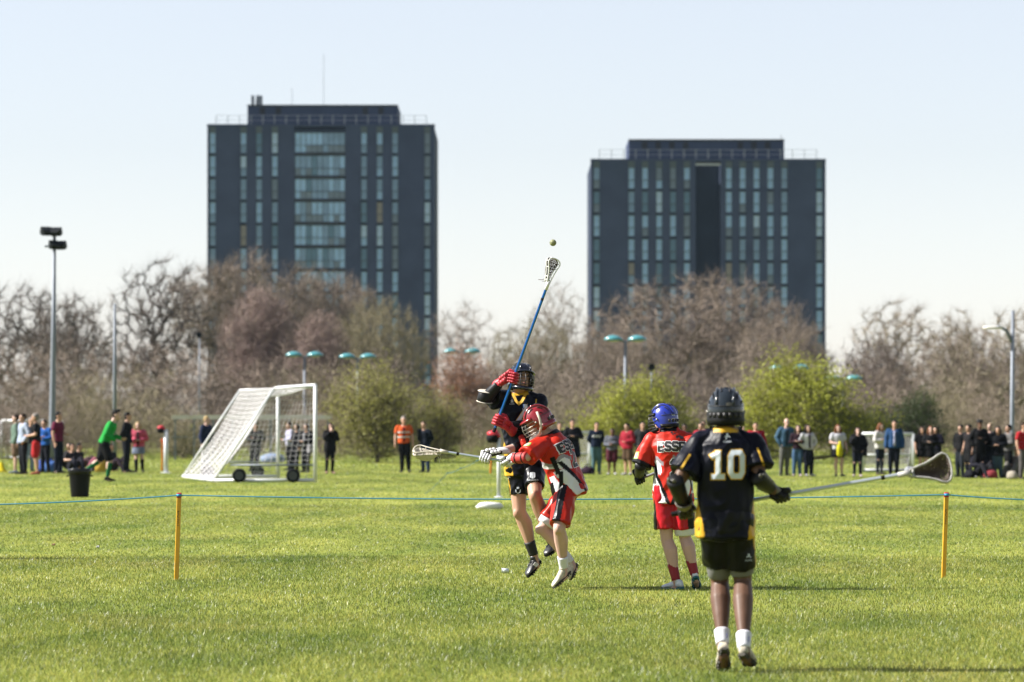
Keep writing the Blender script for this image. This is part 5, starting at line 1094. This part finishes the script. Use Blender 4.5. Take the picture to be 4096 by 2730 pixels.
P(1618, 1664, 1889, 'steward in orange reflective vest, maroon shirt and black trousers', -.1, ('down', 'down'), 'tee', (.80, .13, .03), inner=(.16, .01, .02), bc=(.012, .012, .014), hair='short', hc=GREY_HAIR, extra=vest_bands)
P(1703, 1684, 1889, 'man in navy jumper and blue jeans right of the orange steward', -.4, ('back', 'back'), 'long', (.012, .02, .04), bc=(.04, .07, .15), hc=BROWN_HAIR)
P(2240, 1688, 1888, 'man in dark green top behind the red helmet player', .2, ('crossed', 'crossed'), 'long', (.03, .045, .025), hc=DARK_HAIR, skin='f')
P(2297, 1676, 1890, 'man in black hooded top and navy shorts with folded arms', .1, ('crossed', 'crossed'), 'jacket', (.014, .014, .02), bottom='shorts', bc=(.015, .02, .05), hc=DARK_HAIR)
P(2381, 1686, 1897, 'man in navy sweatshirt with white lettering and teal jeans', .15, ('back', 'back'), 'long', (.015, .03, .075), bc=(.10, .19, .23), hc=DARK_HAIR, extra=chest_print('ESSEX'))
P(2448, 1712, 1899, 'shorter person in grey sweatshirt and maroon shorts', -.1, ('crossed', 'front'), 'long', (.16, .17, .21), bottom='shorts', bc=(.10, .02, .035), hc=DARK_HAIR, skin='d', shoe_c=(.6, .6, .6))
P(2513, 1692, 1900, 'man in red hooded top and brown trousers beside the grey sweatshirt', -.6, ('front', 'pocket'), 'jacket', (.36, .02, .04), bottom='shorts', bc=(.10, .06, .035), hc=DARK_HAIR, shoe_c=(.6, .6, .65))
P(2570, 1686, 1898, 'man in charcoal jacket left of the blue helmet player', .1, ('hip', 'pocket'), 'jacket', (.05, .055, .06), bc=(.03, .035, .05), hc=DARK_HAIR)
P(2737, 1694, 1899, 'man in dark maroon top seen between the two near players', .1, ('crossed', 'crossed'), 'long', (.07, .012, .02), hc=DARK_HAIR, skin='d')
P(2797, 1690, 1900, 'man in red top seen just left of the black helmet', -.4, ('face', 'front'), 'jacket', (.42, .02, .045), hc=DARK_HAIR)
P(2820, 1682, 1896, 'dark clothed man behind the one in red, beside the black helmet', -.2, ('down', 'down'), 'jacket', (.02, .015, .02), hc=DARK_HAIR)
P(2962, 1698, 1900, 'pale faced person half hidden by the black helmet', .2, ('down', 'down'), 'long', (.42, .03, .05), hc=BROWN_HAIR, skin='p')
P(3028, 1688, 1902, 'person in red hooded top with rucksack straps right of number ten', .2, ('down', 'down'), 'jacket', (.40, .015, .03), bc=(.03, .03, .04), hc=BROWN_HAIR, extra=backpack((.05, .06, .16)))
P(3137, 1672, 1903, 'balding man in denim jacket and grey trousers', .25, ('down', 'pocket'), 'jacket', (.06, .13, .21), inner=(.015, .02, .035), bc=(.14, .14, .13), hair='bald', skin='p', shoe_c=(.03, .03, .03))
P(3190, 1698, 1905, 'long haired woman in plum top and blue jeans beside the denim jacket', -.2, ('crossed', 'crossed'), 'long', (.05, .02, .035), bc=(.07, .14, .26), hair='long', hc=BROWN_HAIR, skin='p', shoe_c=(.5, .4, .4))
P(3232, 1697, 1905, 'dark haired woman with white sleeves, dark gilet and pink scarf', .3, ('hip', 'hip'), 'long', (.66, .66, .70), inner=(.06, .03, .045), bc=(.02, .025, .05), hair='long', hc=BROWN_HAIR, skin='p', shoe_c=(.5, .5, .55))
P(3352, 1697, 1905, 'auburn woman in white shirt and black skirt with yellow carrier bag', .3, ('down', 'front'), 'tee', (.68, .68, .74), bottom='skirt', bc=(.012, .012, .014), hair='long', hc=AUBURN, skin='p', extra=carry((.75, .70, .02), 'r'))
P(3430, 1708, 1907, 'woman in black jacket and dark jeans right of the yellow carrier bag', -.15, ('pocket', 'face'), 'jacket', (.012, .012, .015), bottom='tights', bc=(.02, .025, .045), hair='long', hc=BROWN_HAIR, skin='p', shoe_c=(.6, .5, .5), extra=strap_bag((.02, .02, .02)))
P(3520, 1691, 1898, 'woman in white cardigan with auburn bob and dark jeans', .5, ('crossed', 'crossed'), 'jacket', (.68, .66, .64), inner=(.6, .6, .65), bottom='tights', bc=(.02, .03, .055), hair='bob', hc=AUBURN, skin='p')
P(3577, 1680, 1903, 'man in blue jacket over white shirt next to the white cardigan', -.1, ('down', 'down'), 'jacket', (.025, .075, .19), inner=(.55, .57, .8), bc=(.014, .018, .035), hc=BROWN_HAIR)
P(3690, 1706, 1898, 'bare shouldered woman with long dark hair right of the small goal', .5, ('front', 'down'), 'vest', (.014, .013, .016), bottom='skirt', bc=(.013, .013, .016), hair='long', hc=BROWN_HAIR, skin='f', extra=strap_bag((.015, .014, .014)))
P(3718, 1703, 1903, 'woman with long auburn hair and folded arms in black dress', .1, ('crossed', 'crossed'), 'long', (.012, .012, .014), bottom='skirt', bc=(.012, .012, .014), hair='long', hc=AUBURN, skin='p')
P(3745, 1706, 1896, 'dark haired woman in navy behind the auburn one', -.3, ('crossed', 'crossed'), 'long', (.016, .014, .035), hair='long', hc=DARK_HAIR)
P(3843, 1698, 1908, 'dark haired man in black jacket, left of the right hand group', -.7, ('down', 'pocket'), 'jacket', (.012, .012, .014), bc=(.04, .05, .065), hc=DARK_HAIR)
P(3876, 1697, 1911, 'man in black rugby shirt with white shoulder and bare forearms', -1.2, ('down', 'down'), 'tee', (.03, .026, .03), bottom='shorts', bc=(.014, .014, .016), hc=DARK_HAIR, sock_c=(.02, .02, .04))
P(3914, 1678, 1912, 'tallest man of the right group, in black with a dark hat', .1, ('crossed', 'pocket'), 'coat', (.010, .010, .012), bc=(.013, .013, .018), hair='hat', hc=(.03, .03, .035), skin='d', shoe_c=(.5, .5, .5))
P(3960, 1691, 1911, 'fair headed man in dark top right of the hat', -.6, ('crossed', 'front'), 'jacket', (.014, .014, .022), hc=(.40, .30, .2), skin='p', shoe_c=(.6, .55, .5))
P(3990, 1704, 1912, 'hooded woman in black coat and teal jeans', -.3, ('front', 'front'), 'coat', (.010, .011, .017), bc=(.06, .10, .13), hair='long', hc=(.03, .028, .035))
P(4032, 1698, 1910, 'man in grey hooded top beside the right lamp post', -1.0, ('front', 'front'), 'jacket', (.17, .165, .165), bc=(.012, .012, .014), hc=DARK_HAIR)
P(4094, 1688, 1915, 'person in red and black top cut by the right photo edge', .5, ('down', 'down'), 'tee', (.45, .02, .03), bc=(.13, .12, .12), hc=BROWN_HAIR)
seated(3925, 1912, 'person sitting on the grass below the dark hat', .4, tc=(.03, .03, .05), bc=(.02, .02, .03), hc=DARK_HAIR)
seated(4060, 1910, 'person sitting on the grass right of the grey hooded top', -.5, tc=(.25, .22, .2), bc=(.20, .19, .17), hc=BROWN_HAIR)
P(-392, 0, 2235, 'player in dark kit standing just beyond the left photo edge, casting a shadow into view', 1.2, ('front', 'down'), 'tee', (.02, .02, .05), bottom='shorts', bc=(.02, .02, .03), h=1.8, group=None)
finish()
for p, txt, J, k in POST:
    tgt = [c for c in p.children if c.name.startswith('jumper')][0]
    decal('lettering', glyphs(txt, .05 * k, .07 * k, .017, .012), J['neck'] + Vector((0, -.1, -.19)) * k, Vector((1, 0, 0)), Vector((0, 0, 1)), Vector((0, -1, 0)), tgt, .005, M['paint_white'], tgt, (0, 0, 0))
# ------------------------------------------------------------------ goals, posts, ropes, lamps and small things
M['goal_white'] = mat('goal_white', (0.74, 0.76, 0.78), .4, .5, noise=.08, scale=5); M['net'] = mat('net_white', (0.72, 0.70, 0.74), .8, .2); M['tyre'] = mat('tyre', (0.008, 0.009, 0.011), .7, .1); M['hub'] = mat('hub', (0.05, 0.055, 0.06), .5)
M['zinc'] = mat('zinc_pole', (0.21, 0.235, 0.28), .55, .3, metal=.2, noise=.12, scale=1.5); M['lamp_dark'] = mat('lamp_housing', (0.012, 0.014, 0.016), .5, .1); M['teal'] = mat('teal_shade', (0.07, 0.28, 0.31), .25, .6, coat=.5); M['glass_l'] = mat('lamp_glass', (0.6, 0.62, 0.62), .15, .6)
M['post_yellow'] = mat('post_yellow', (0.72, 0.38, 0.012), .42, .45, noise=.12, scale=9); M['cap_red'] = mat('cap_red', (0.50, 0.02, 0.035), .45); M['twine'] = mat('blue_twine', (0.03, 0.30, 0.55), .6); M['pvc'] = mat('pvc_white', (0.70, 0.72, 0.76), .35, .5)
M['bin'] = mat('bin_black', (0.006, 0.006, 0.007), .4, .12); M['liner'] = mat('bin_liner', (0.008, 0.008, 0.009), .25, .25)
def gpt(x, y): Y = depth(y); return Vector(((x / 4 - CX) * Y / F, Y, 0))
# ---- full size goal
A = gpt(1261, 1930); B = gpt(1112, 1913.5); Hg = 2.55
g_c = (A + B) / 2; back = Vector((-1, 0.04, 0)).normalized()
goal = empty('football_goal', g_c, 0, 'big white wheeled football goal with sagging net, left of centre', 'football goal')
a, b = A - g_c, B - g_c; up = Vector((0, 0, 1)); sh, bt = 1.08, 2.68
for q in (a, b): MB().tube([q, q + up * Hg], .05, 12).build('post', M['goal_white'], goal, True)
MB().tube([a + up * Hg, b + up * Hg], .055, 12).build('crossbar', M['goal_white'], goal, True)
for q in (a, b):
    MB().tube([q + up * (Hg - .02), q + back * sh + up * (Hg - .06)], .03, 8).build('top_stay', M['goal_white'], goal, True)
    MB().tube([q + back * sh + up * (Hg - .06), q + back * bt + up * .06], .03, 8).build('rear_stay', M['goal_white'], goal, True)
    MB().tube([q + up * .06, q + back * bt + up * .06], .045, 8).build('ground_bar', M['goal_white'], goal, True)
    MB().tube([q + up * .46 + back * .03, q + back * 2.25 + up * .46], .025, 8).build('side_rail', M['zinc'], goal, True)
    for d in (.58, 2.0):
        wc = q + back * d + up * .185 + Vector((0, -.12 if q is a else .12, 0)); w = MB()
        w.loft([[wc + Vector((math.cos(t) * r, y, math.sin(t) * r)) for t in [6.2832 * i / 20 for i in range(20)]] for y, r in ((-.07, .12), (-.075, .16), (-.045, .185), (.045, .185), (.075, .16), (.07, .12))])
        wo_ = w.build('wheel', M['tyre'], goal, True); MB().tube([wc + Vector((0, -.08, 0)), wc + Vector((0, .08, 0))], .115, 16).build('hub', M['hub'], wo_)
MB().tube([a + back * bt + up * .06, b + back * bt + up * .06], .055, 10).build('rear_bar', M['goal_white'], goal, True)
def net(fn, nu, nv, r, name, par, seg=1):
    mb = MB()
    for i in range(nu + 1): mb.tube([fn(i / nu, j_ / (nv * seg)) for j_ in range(nv * seg + 1)], r, 4, False)
    for j_ in range(nv + 1): mb.tube([fn(i / (nu * 1), j_ / nv) for i in range(nu + 1)], r, 4, False)
    return mb.build(name, M['net'], par)
def net_back(u, v):
    p0 = lerp(a, b, u) + back * sh + up * (Hg - .06); p1 = lerp(a, b, u) + back * bt + up * .08
    p = lerp(p0, p1, v); sag = math.sin(math.pi * v) * (.16 + .16 * math.sin(math.pi * u)); return p - up * sag * .8 - back * sag * .3 + up * .03 * math.sin(u * 40) * v
net(net_back, 56, 24, .0052, 'back_net', goal)
def net_top(u, v): p = lerp(a, b, u) + back * (.03 + (sh - .03) * v) + up * (Hg - .02 - .05 * v); return p - up * .22 * math.sin(math.pi * v) * math.sin(math.pi * u) ** .5
net(net_top, 50, 8, .005, 'top_net', goal)
for q, nm in ((a, 'side_net'), (b, 'side_net')):
    def net_side(u, v, q=q):
        x1 = sh + (bt - sh) * v; return q + back * (.04 + (x1 - .06) * u) + up * ((Hg - .06) * (1 - v) + .06 * v - .05 * math.sin(math.pi * u))
    net(net_side, 14, 18, .0032, nm, goal)
# ---- small goals behind the right hand spectators and at far left
def small_goal(xl, xr, ytop, Y, label, dep=.9, r=.05):
    l = at(xl, ytop, Y); rr = at(xr, ytop, Y); H = l.z; c = Vector(((l.x + rr.x) / 2, Y, 0)); t = empty('small_goal', c, 0, label, 'small goal'); w = (rr.x - l.x) / 2
    for s in (-w, w):
        MB().tube([(s, 0, 0), (s, 0, H)], r, 10).build('post', M['goal_white'], t, True); MB().tube([(s, 0, H), (s * .92, dep, 0.05)], r * .7, 8).build('rear_stay', M['goal_white'], t, True); MB().tube([(s, 0, .04), (s * .92, dep, .04)], r * .7, 8).build('ground_bar', M['goal_white'], t, True)
    MB().tube([(-w, 0, H), (w, 0, H)], r, 10).build('crossbar', M['goal_white'], t, True); MB().tube([(-w * .92, dep, .05), (w * .92, dep, .05)], r * .8, 8).build('rear_bar', M['goal_white'], t, True); MB().tube([(-w * .96, dep * .55, H * .45), (w * .96, dep * .55, H * .45)], r * .8, 8).build('mid_bar', M['goal_white'], t, True)
    net(lambda u, v: Vector((-w + 2 * w * u, dep * v, H * (1 - v) + .05 * v - .05 * math.sin(math.pi * v))), 30, 20, .006, 'back_net', t); return t
small_goal(3450, 3652, 1735, 122, 'small blue white goal standing behind the white cardigan woman')
small_goal(2200, 2358, 1730, 124, 'small goal half hidden behind the spectators left of the blue helmet')
small_goal(6, 250, 1683, 165, 'far white goal behind the left group at the photo edge', 1.2, .06)
# ---- low shelter behind the big goal
M['fascia'] = mat('fascia_white', (0.66, 0.64, 0.60), .6, noise=.08, scale=1); M['maroon_board'] = mat('maroon_board', (0.13, 0.10, 0.085), .8, noise=.3, scale=2); M['felt'] = mat('roof_felt', (0.07, 0.07, 0.07), .9)
x0, x1 = (700 / 4 - CX) * 160 / F, (1312 / 4 - CX) * 160 / F; shc = empty('white_barrier', ((x0 + x1) / 2, 160, 0), 0, 'long white rail barrier at head height behind the goal', 'barrier'); W = x1 - x0
for i in range(9):
    MB().box((-W / 2 + i * W / 8, .06, .86), (.09, .08, 1.72)).build('post', M['zinc'], shc)
MB().box((0, 0, 1.78), (W + .3, .05, .17)).build('rail', M['fascia'], shc); MB().box((0, 0, .95), (W + .3, .04, .05)).build('lower_rail', M['zinc'], shc)
# ---- tarpaulin, bags, cone
def soft_lump(name, c, d, m, label, catg, seed, handle=None, group=None, rz=None):
    rnd = random.Random(seed); t = MB(); rows = []
    for z, s in ((0, .92), (.35, 1.0), (.7, .93), (.92, .7), (1.0, .3)):
        rows.append([(math.cos(q) * d[0] / 2 * s * (1 + rnd.uniform(-.1, .1)), math.sin(q) * d[1] / 2 * s * (1 + rnd.uniform(-.1, .1)), d[2] * z * (1 + rnd.uniform(-.06, .06)) + .005) for q in [6.2832 * i / 14 for i in range(14)]])
    t.loft(rows); e = empty(name, c, rnd.uniform(0, 3) if rz is None else rz, label, catg, group); t.build('fabric', m, e, True)
    if handle: MB().tube([(-d[0] * .25, 0, d[2] * .9), (-d[0] * .15, 0, d[2] * 1.35), (d[0] * .15, 0, d[2] * 1.35), (d[0] * .25, 0, d[2] * .9)], .015, 6).build('handle', handle, e, True)
    return e
tp = gpt(1092, 1886); soft_lump('tarpaulin', Vector((at(1092, 1828, 150).x, 150, 0)), (1.0, .7, .34), cm((.30, .38, .55)), 'pale blue tarpaulin heap seen through the goal', 'tarpaulin', 3, M['rubber'])
soft_lump('sports_bag', gpt(182, 1884), (.75, .4, .42), cm((.05, .10, .42)), 'blue sports bag on the grass by the red shorts', 'bag', 4, M['rubber'])
soft_lump('sports_bag', gpt(211, 1889), (.65, .4, .34), cm((.10, .22, .60)), 'paler blue bag at the feet of the maroon shirt', 'bag', 5, M['rubber'])
soft_lump('sports_bag', gpt(404, 1888), (.40, .35, .38), cm((.62, .42, .08)), 'yellow bag on the grass at the green runner\'s heel', 'bag', 6, M['rubber'])
for x, y, c, l in ((2352, 1897, (.05, .02, .05), 'dark bag stack between the hooded top and the navy sweatshirt'), (3880, 1912, (.02, .02, .03), 'black kit bag left of the sitting right hand person'), (3962, 1913, (.30, .05, .06), 'red and white bag at the feet of the fair headed man'), (4048, 1916, (.40, .36, .30), 'beige bag on the grass at the far right'), (3640, 1896, (.5, .52, .6), 'pale bag by the small right goal post')):
    soft_lump('sports_bag', gpt(x, y), (.42, .28, .22), cm(c), l, 'bag', x, M['rubber'])
cn = gpt(4, 1888); co = empty('marker_cone', cn, 0, 'yellow marker cone at the left photo edge', 'cone'); MB().loft([[(math.cos(q) * r, math.sin(q) * r, z) for q in [6.2832 * i / 16 for i in range(16)]] for z, r in ((0, .2), (.03, .2), (.05, .15), (.30, .05), (.31, .03))]).build('shell', cm((.75, .62, .02)), co, True); MB().box((0, 0, .008), (.44, .44, .014)).build('foot', cm((.7, .58, .02)), co)
# ---- bin
bc = gpt(319, 1988); H = .60; bn = empty('litter_bin', bc, 0, 'black tapered litter bin on the grass left of the yellow post', 'bin')
ring = lambda r, z, n=24, wob=0: [(math.cos(6.2832 * i / n) * r * (1 + wob * math.sin(i * 2.6)), math.sin(6.2832 * i / n) * r, z + wob * .4 * math.sin(i * 1.7)) for i in range(n)]
MB().loft([ring(.185, 0), ring(.19, .02), ring(.215, .3), ring(.235, .54), ring(.245, .57), ring(.25, .59), ring(.235, .6), ring(.21, .45)], True).build('tub', M['bin'], bn, True)
MB().loft([ring(.244, .49, 24, .012), ring(.258, .52, 24, .02), ring(.262, .585, 24, .02), ring(.252, .61, 24, .015), ring(.22, .60, 24, .02), ring(.2, .5)], False).build('liner', M['liner'], bn, True)
for s in (-1, 1): MB().tube([(s * .225, -.06, .47), (s * .275, -.05, .44), (s * .275, .05, .44), (s * .225, .06, .47)], .012, 6).build('handle', M['bin'], bn)
# ---- yellow posts and the blue twine between them
def ypost(x, ybase, xt, ytop, label):
    b_ = gpt(x, ybase); Y = b_.y; t_ = at(xt, ytop, Y); d = (t_ - b_); L = d.length; e = empty('rope_post', b_, 0, label, 'post', 'yellow rope posts'); n = d.normalized()
    Q = Matrix((Vector((1, 0, 0)), Vector((0, 1, 0)).cross(n).cross(n) * -1 if False else n.cross(Vector((1, 0, 0))), n)).transposed(); s = .0225
    q = lambda r, z: [Vector((cx * r, cy * r, 0)) @ Matrix.Identity(3) + n * z for cx, cy in ((-1, -.75), (-.75, -1), (.75, -1), (1, -.75), (1, .75), (.75, 1), (-.75, 1), (-1, .75))]
    MB().loft([q(s, -.06), q(s, L - .05), q(s * .98, L - .045)]).build('stake', M['post_yellow'], e); MB().loft([q(s * 1.1, L - .05), q(s * 1.1, L - .008), q(s * .8, L)]).build('cap', M['cap_red'], e)
    mk = []
    for z in (.60, .63, .66, .69, .72): mk.append((z, z))
    bm = MB()
    for zz in (.555, .615, .70): bm.add([n * zz + Vector((x_, -s - .002, z_)) for x_, z_ in ((-.012, 0), (.012, 0), (.012, .004), (-.012, .004))], [[0, 1, 2, 3]])
    for zz, dx in ((.57, 1), (.59, 1), (.63, -1), (.65, 1), (.67, -1), (.685, 1)): bm.add([n * zz + Vector((x_, -s - .0022, z_)) for x_, z_ in ((-.010 * dx, 0), (-.004 * dx, 0), (.010 * dx, .02), (.004 * dx, .02))], [[0, 1, 2, 3]])
    bm.build('lettering', M['ink'], e)
    return t_
tL = ypost(705.5, 2320, 717, 1971, 'yellow stake with red cap left of centre, holding the blue twine'); tR = ypost(3774, 2310, 3786, 1969, 'yellow stake with red cap at right, below the silver stick head')
def rope(name, pts, r, m, label, sag):
    P_ = []
    for p, q in zip(pts, pts[1:]):
        n = 16
        for i in range(n): t = i / n; P_.append(lerp(p, q, t) - Vector((0, 0, sag * 4 * t * (1 - t))))
    P_.append(pts[-1]); base = Vector((P_[0].x, P_[0].y, 0)); e = empty(name, base, 0, label, 'rope'); MB().tube([p - base for p in P_], r, 6).build('cord', m, e, True); k_ = MB()
    for p in pts[1:-1]: k_.tube([p - base + Vector((0, 0, -.012)), p - base + Vector((0, 0, .012))], .026, 8)
    k_.build('knot', m, e, True)
dz = Vector((0, -.022, -.025)); rope('boundary_rope', [at(-700, 2018, 38.6), tL + dz, tR + dz, at(4700, 1992, 40.2)], .0058, M['twine'], 'thin blue twine strung between the two yellow stakes across the field', .045)
w2 = gpt(1995, 1990); rope('slack_rope', [at(1998, 1800, w2.y), at(1910, 1842, w2.y + 1), at(1843, 1873, w2.y + 2), at(1790, 1893, w2.y + 3), gpt(1700, 1980) + Vector((0, 0, .02))], .006, cm((.10, .24, .28)), 'slack faded blue rope falling left from the white marker pole', .02)
# ---- white marker poles with red and black caps
def mpole(x, yb, yt, r, label, hat):
    b_ = gpt(x, yb); H = at(x, yt, b_.y).z; e = empty('marker_pole', b_, 0, label, 'pole'); MB().tube([(0, 0, 0), (0, 0, H)], r, 12).build('tube', M['pvc'], e, True); MB().tube([(0, 0, 0), (0, 0, .012), (0, 0, .03)], [r * 2.6, r * 2.6, r * 1.3], 14).build('foot', M['pvc'], e)
    o = Vector((-r * 1.6, 0, H)); s = hat
    MB().loft([[o + Vector((math.cos(q) * rr * s - dx * s, math.sin(q) * rr * s, z * s)) for q in [6.2832 * i / 14 for i in range(14)]] for z, rr, dx in ((-.02, .40, .05), (.12, .46, .12), (.30, .44, .2), (.42, .32, .15), (.50, .12, .05))]).build('hood', M['cap_red'], e, True)
    MB().loft([[o + Vector((math.cos(q) * rr * s - dx * s, math.sin(q) * rr * s, z * s)) for q in [6.2832 * i / 14 for i in range(14)]] for z, rr, dx in ((-.42, .22, .2), (-.36, .36, .22), (-.1, .46, .2), (.13, .475, .14), (.14, .3, .12))]).build('skirt', cm((.015, .014, .018)), e, True)
mpole(1995, 1990, 1748, .04, 'white marker pole with a red and black hood behind the leaping player', .30); mpole(664, 1892, 1718, .07, 'white marker pole with a red hood left of the big goal', .26)
o_ = gpt(648, 1884); e = empty('marker_stick', o_, 0, 'thin orange marker stick left of the white marker pole', 'stick'); MB().tube([(0, 0, 0), (.02, 0, .95)], .03, 8).build('rod', cm((.70, .22, .02)), e); MB().tube([(.02, 0, .93), (.02, 0, 1.06)], [.055, .04], 8).build('tip', cm((.6, .1, .02)), e)
o_ = gpt(1962, 1893); e = empty('marker_stick', o_, 0, 'short orange marker stick behind the white gloves', 'stick'); MB().tube([(0, 0, 0), (.02, 0, .42)], .035, 8).build('rod', cm((.70, .25, .03)), e); MB().tube([(.02, 0, .4), (.02, 0, .46)], [.05, .04], 8).build('tip', cm((.6, .14, .02)), e)
# ---- small litter, ball in flight
soft_lump('plastic_bag', gpt(1958, 2036), (.48, .26, .12), M['white'], 'flat white plastic bag lying on the grass behind the leaping player', 'bag', 21, rz=0.1)
lc_ = gpt(2019, 2294); e = empty('plastic_cup', lc_, 0, 'small clear plastic cup lying in the grass left of the boots', 'cup'); M['clear'] = mat('clear_plastic', (.75, .8, .85), .1, .6); MB().tube([(-.03, 0, .03), (.04, .01, .03)], [.028, .022], 12).build('cup', M['clear'], e, True); MB().tube([(-.034, 0, .03), (-.03, 0, .03)], .031, 12).build('rim', M['white'], e, True)
for x, y, c, l in ((214, 2186, (.45, .26, .18), 'tiny brown leaf scrap on the grass at left'), (391, 2195, (.75, .76, .8), 'tiny white paper scrap on the grass left of the yellow stake'), (2536, 2030, (.75, .76, .8), 'tiny white paper scrap on the grass left of the blue helmet player')):
    b_ = gpt(x, y); e = MB().loft([[(math.cos(q) * r * (1 + .3 * math.sin(3 * q)), math.sin(q) * r * .7, z + .012 * math.sin(2 * q)) for q in [6.2832 * i / 10 for i in range(10)]] for z, r in ((.02, .016), (.027, .02), (.032, .012))]).build('litter_scrap', cm(c), None, True, b_); tag(e, l, 'litter')
bl = yj(2212, 971, -.1); e = empty('lacrosse_ball', bl, 0, 'pale lacrosse ball in flight above the raised stick', 'ball'); M['ball'] = mat('ball', (.26, .27, .14), .5, .3, noise=.2, scale=20); MB().ell((0, 0, 0), (.033, .033, .033), None, 20, 12).build('sphere', M['ball'], e, True); MB().tube([(math.cos(q) * .0331, math.sin(q) * .0331, .008 * math.sin(2 * q)) for q in [6.2832 * i / 24 for i in range(25)]], .0012, 4).build('seam', M['grey_pad'], e)
# ---- floodlight mast and thin poles
fb = Vector((at(206, 1880, 128).x, 128, 0)); zt = at(210, 925, 128).z; fl = empty('floodlight_mast', fb, 0, 'tall grey floodlight mast with four lamps at left', 'floodlight')
MB().tube([(0, 0, 0), (.02, 0, 1.2), (.06, 0, zt * .5), (.1, 0, zt)], [.12, .11, .085, .05], 12).build('mast', M['zinc'], fl, True); MB().tube([(0, 0, 0), (0, 0, .03)], .28, 12).build('base_plate', M['zinc'], fl)
for x, z, rz_, w in ((-.26, zt - .02, .4, .36), (.06, zt - .04, -.2, .36), (-.03, zt - .47, .3, .28), (.22, zt - .49, -.2, .34)):
    c = Vector((x + .1, -.1, z)); Q = Matrix.Rotation(rz_ + math.pi, 3, 'Z') @ Matrix.Rotation(R(-28), 3, 'X'); h = MB(); h.loft([[Q @ Vector((sx * w * sc_, yy, sz * .12 * sc_)) + c for sx, sz in ((-.5, -1), (.5, -1), (.5, 1), (-.5, 1))] for yy, sc_ in ((.16, .6), (.05, .95), (-.14, 1.0))])
    ho_ = h.build('lamp', M['lamp_dark'], fl); MB().loft([[Q @ Vector((sx * w * .92, yy, sz * .105)) + c for sx, sz in ((-.5, -1), (.5, -1), (.5, 1), (-.5, 1))] for yy in (-.142, -.152)]).build('lens', M['glass_l'], ho_)
for z in (zt - .04, zt - .5): MB().tube([(-.22, 0, z), (.34, 0, z)], .035, 8).build('cross_arm', M['zinc'], fl)
def thin_pole(x, yt, Y, r, label, nm='net_pole', head=False):
    b_ = Vector((at(x, yt, Y).x, Y, 0)); H = at(x, yt, Y).z; e = empty(nm, b_, 0, label, 'pole'); MB().tube([(0, 0, 0), (0, 0, H * .6), (0, 0, H)], [r, r * .85, r * .5], 8).build('shaft', M['zinc'], e, True); MB().tube([(0, 0, 0), (0, 0, .04)], r * 2.4, 10).build('foot', M['zinc'], e)
    if head: MB().box((0, -.05, H), (.26, .2, .18)).box((0, -.08, H + .12), (.18, .16, .06)).build('head', M['lamp_dark'], e)
    return e
thin_pole(459, 1215, 130, .075, 'thin grey pole rising behind the green runner'); thin_pole(798, 1342, 190, .055, 'thin grey pole with small box head left of the big goal', 'lamp_pole', True)
thin_pole(2606, 1470, 150, .06, 'slim pole with dark camera box left of the dome shaped tree', 'camera_pole', True)
def twin_lamp(u, v, Y, label, w=.34):
    x, y = u * 1.7407, v * 1.7407; b_ = Vector((at(x, y, Y).x, Y, 0)); H = at(x, y, Y).z; e = empty('twin_lamp', b_, 0, label, 'street lamp', 'teal twin street lamps'); MB().tube([(0, 0, 0), (0, 0, 1.0), (0, 0, H)], [.09, .075, .055], 10).build('column', M['zinc'], e, True); MB().tube([(-w, 0, H + .02), (0, 0, H - .06), (w, 0, H + .02)], .035, 8).build('bracket', M['zinc'], e)
    for s in (-1, 1):
        rows = [[(s * (w + .16) + math.cos(q) * rr * 1.25, math.sin(q) * rr, H + z) for q in [6.2832 * i / 16 for i in range(16)]] for z, rr in ((.0, .30), (.05, .32), (.12, .27), (.19, .16), (.22, .05))]
        sh_ = MB().loft(rows).build('shade', M['teal'], e, True); MB().ell((s * (w + .16), 0, H - .01), (.26, .2, .07), None, 12, 6).build('bowl', M['glass_l'], sh_, True)
for u, v, Y, l in ((700, 818, 180, 'teal twin headed lamp above the goal crossbar, left of two'), (822, 822, 182, 'teal twin headed lamp right of the goal, above the olive shrub'), (1062, 810, 182, 'teal twin headed lamp above the russet tree'), (1437, 782, 160, 'large teal twin headed lamp before the dome shaped tree'), (1815, 848, 168, 'teal twin headed lamp half lost in the larger lime shrub'), (1938, 872, 178, 'teal twin headed lamp at the right edge of the larger lime shrub')): twin_lamp(u, v, Y, l)
rb = Vector((at(4048, 1880, 120).x, 120, 0)); H = at(4052, 1242, 120).z; e = empty('lamp_post', rb, 0, 'tall grey lamp post with one curved arm at the right edge', 'lamp post'); MB().tube([(0, 0, 0), (0, 0, 1.2), (.03, 0, H)], [.085, .07, .055], 12).build('column', M['zinc'], e, True)
ha = MB().tube([(0, 0, H - 1.0), (-.18, 0, H - .62), (-.42, 0, H - .5), (-.5, 0, H - .49)], [.05, .05, .04, .03], 8).build('arm', M['zinc'], e, True)
MB().loft([[(-.9 + x_, y_ * w_, H - .55 + z_) for y_, z_ in ((-1, 0), (-.6, .06), (.6, .06), (1, 0), (.6, -.03), (-.6, -.03))] for x_, w_ in ((0, .06), (.15, .13), (.4, .14), (.6, .06))]).build('lantern', M['fascia'], e, True)

# ------------------------------------------------------------------ the air between here and the towers
hm = bpy.data.materials.new('haze'); hm.use_nodes = True; hn = hm.node_tree; hn.nodes.clear()
pv = hn.nodes.new('ShaderNodeVolumePrincipled'); pv.inputs['Color'].default_value = (0.55, 0.75, 1.0, 1); pv.inputs['Density'].default_value = 0.00005; pv.inputs['Anisotropy'].default_value = 0.25
ho = hn.nodes.new('ShaderNodeOutputMaterial'); hn.links.new(pv.outputs[0], ho.inputs['Volume'])
hz = MB().box((0, 280, 29), (1000, 700, 62)).build('haze', hm); tag(hz, 'thin pale haze in the air over the field', 'haze', kind='stuff')
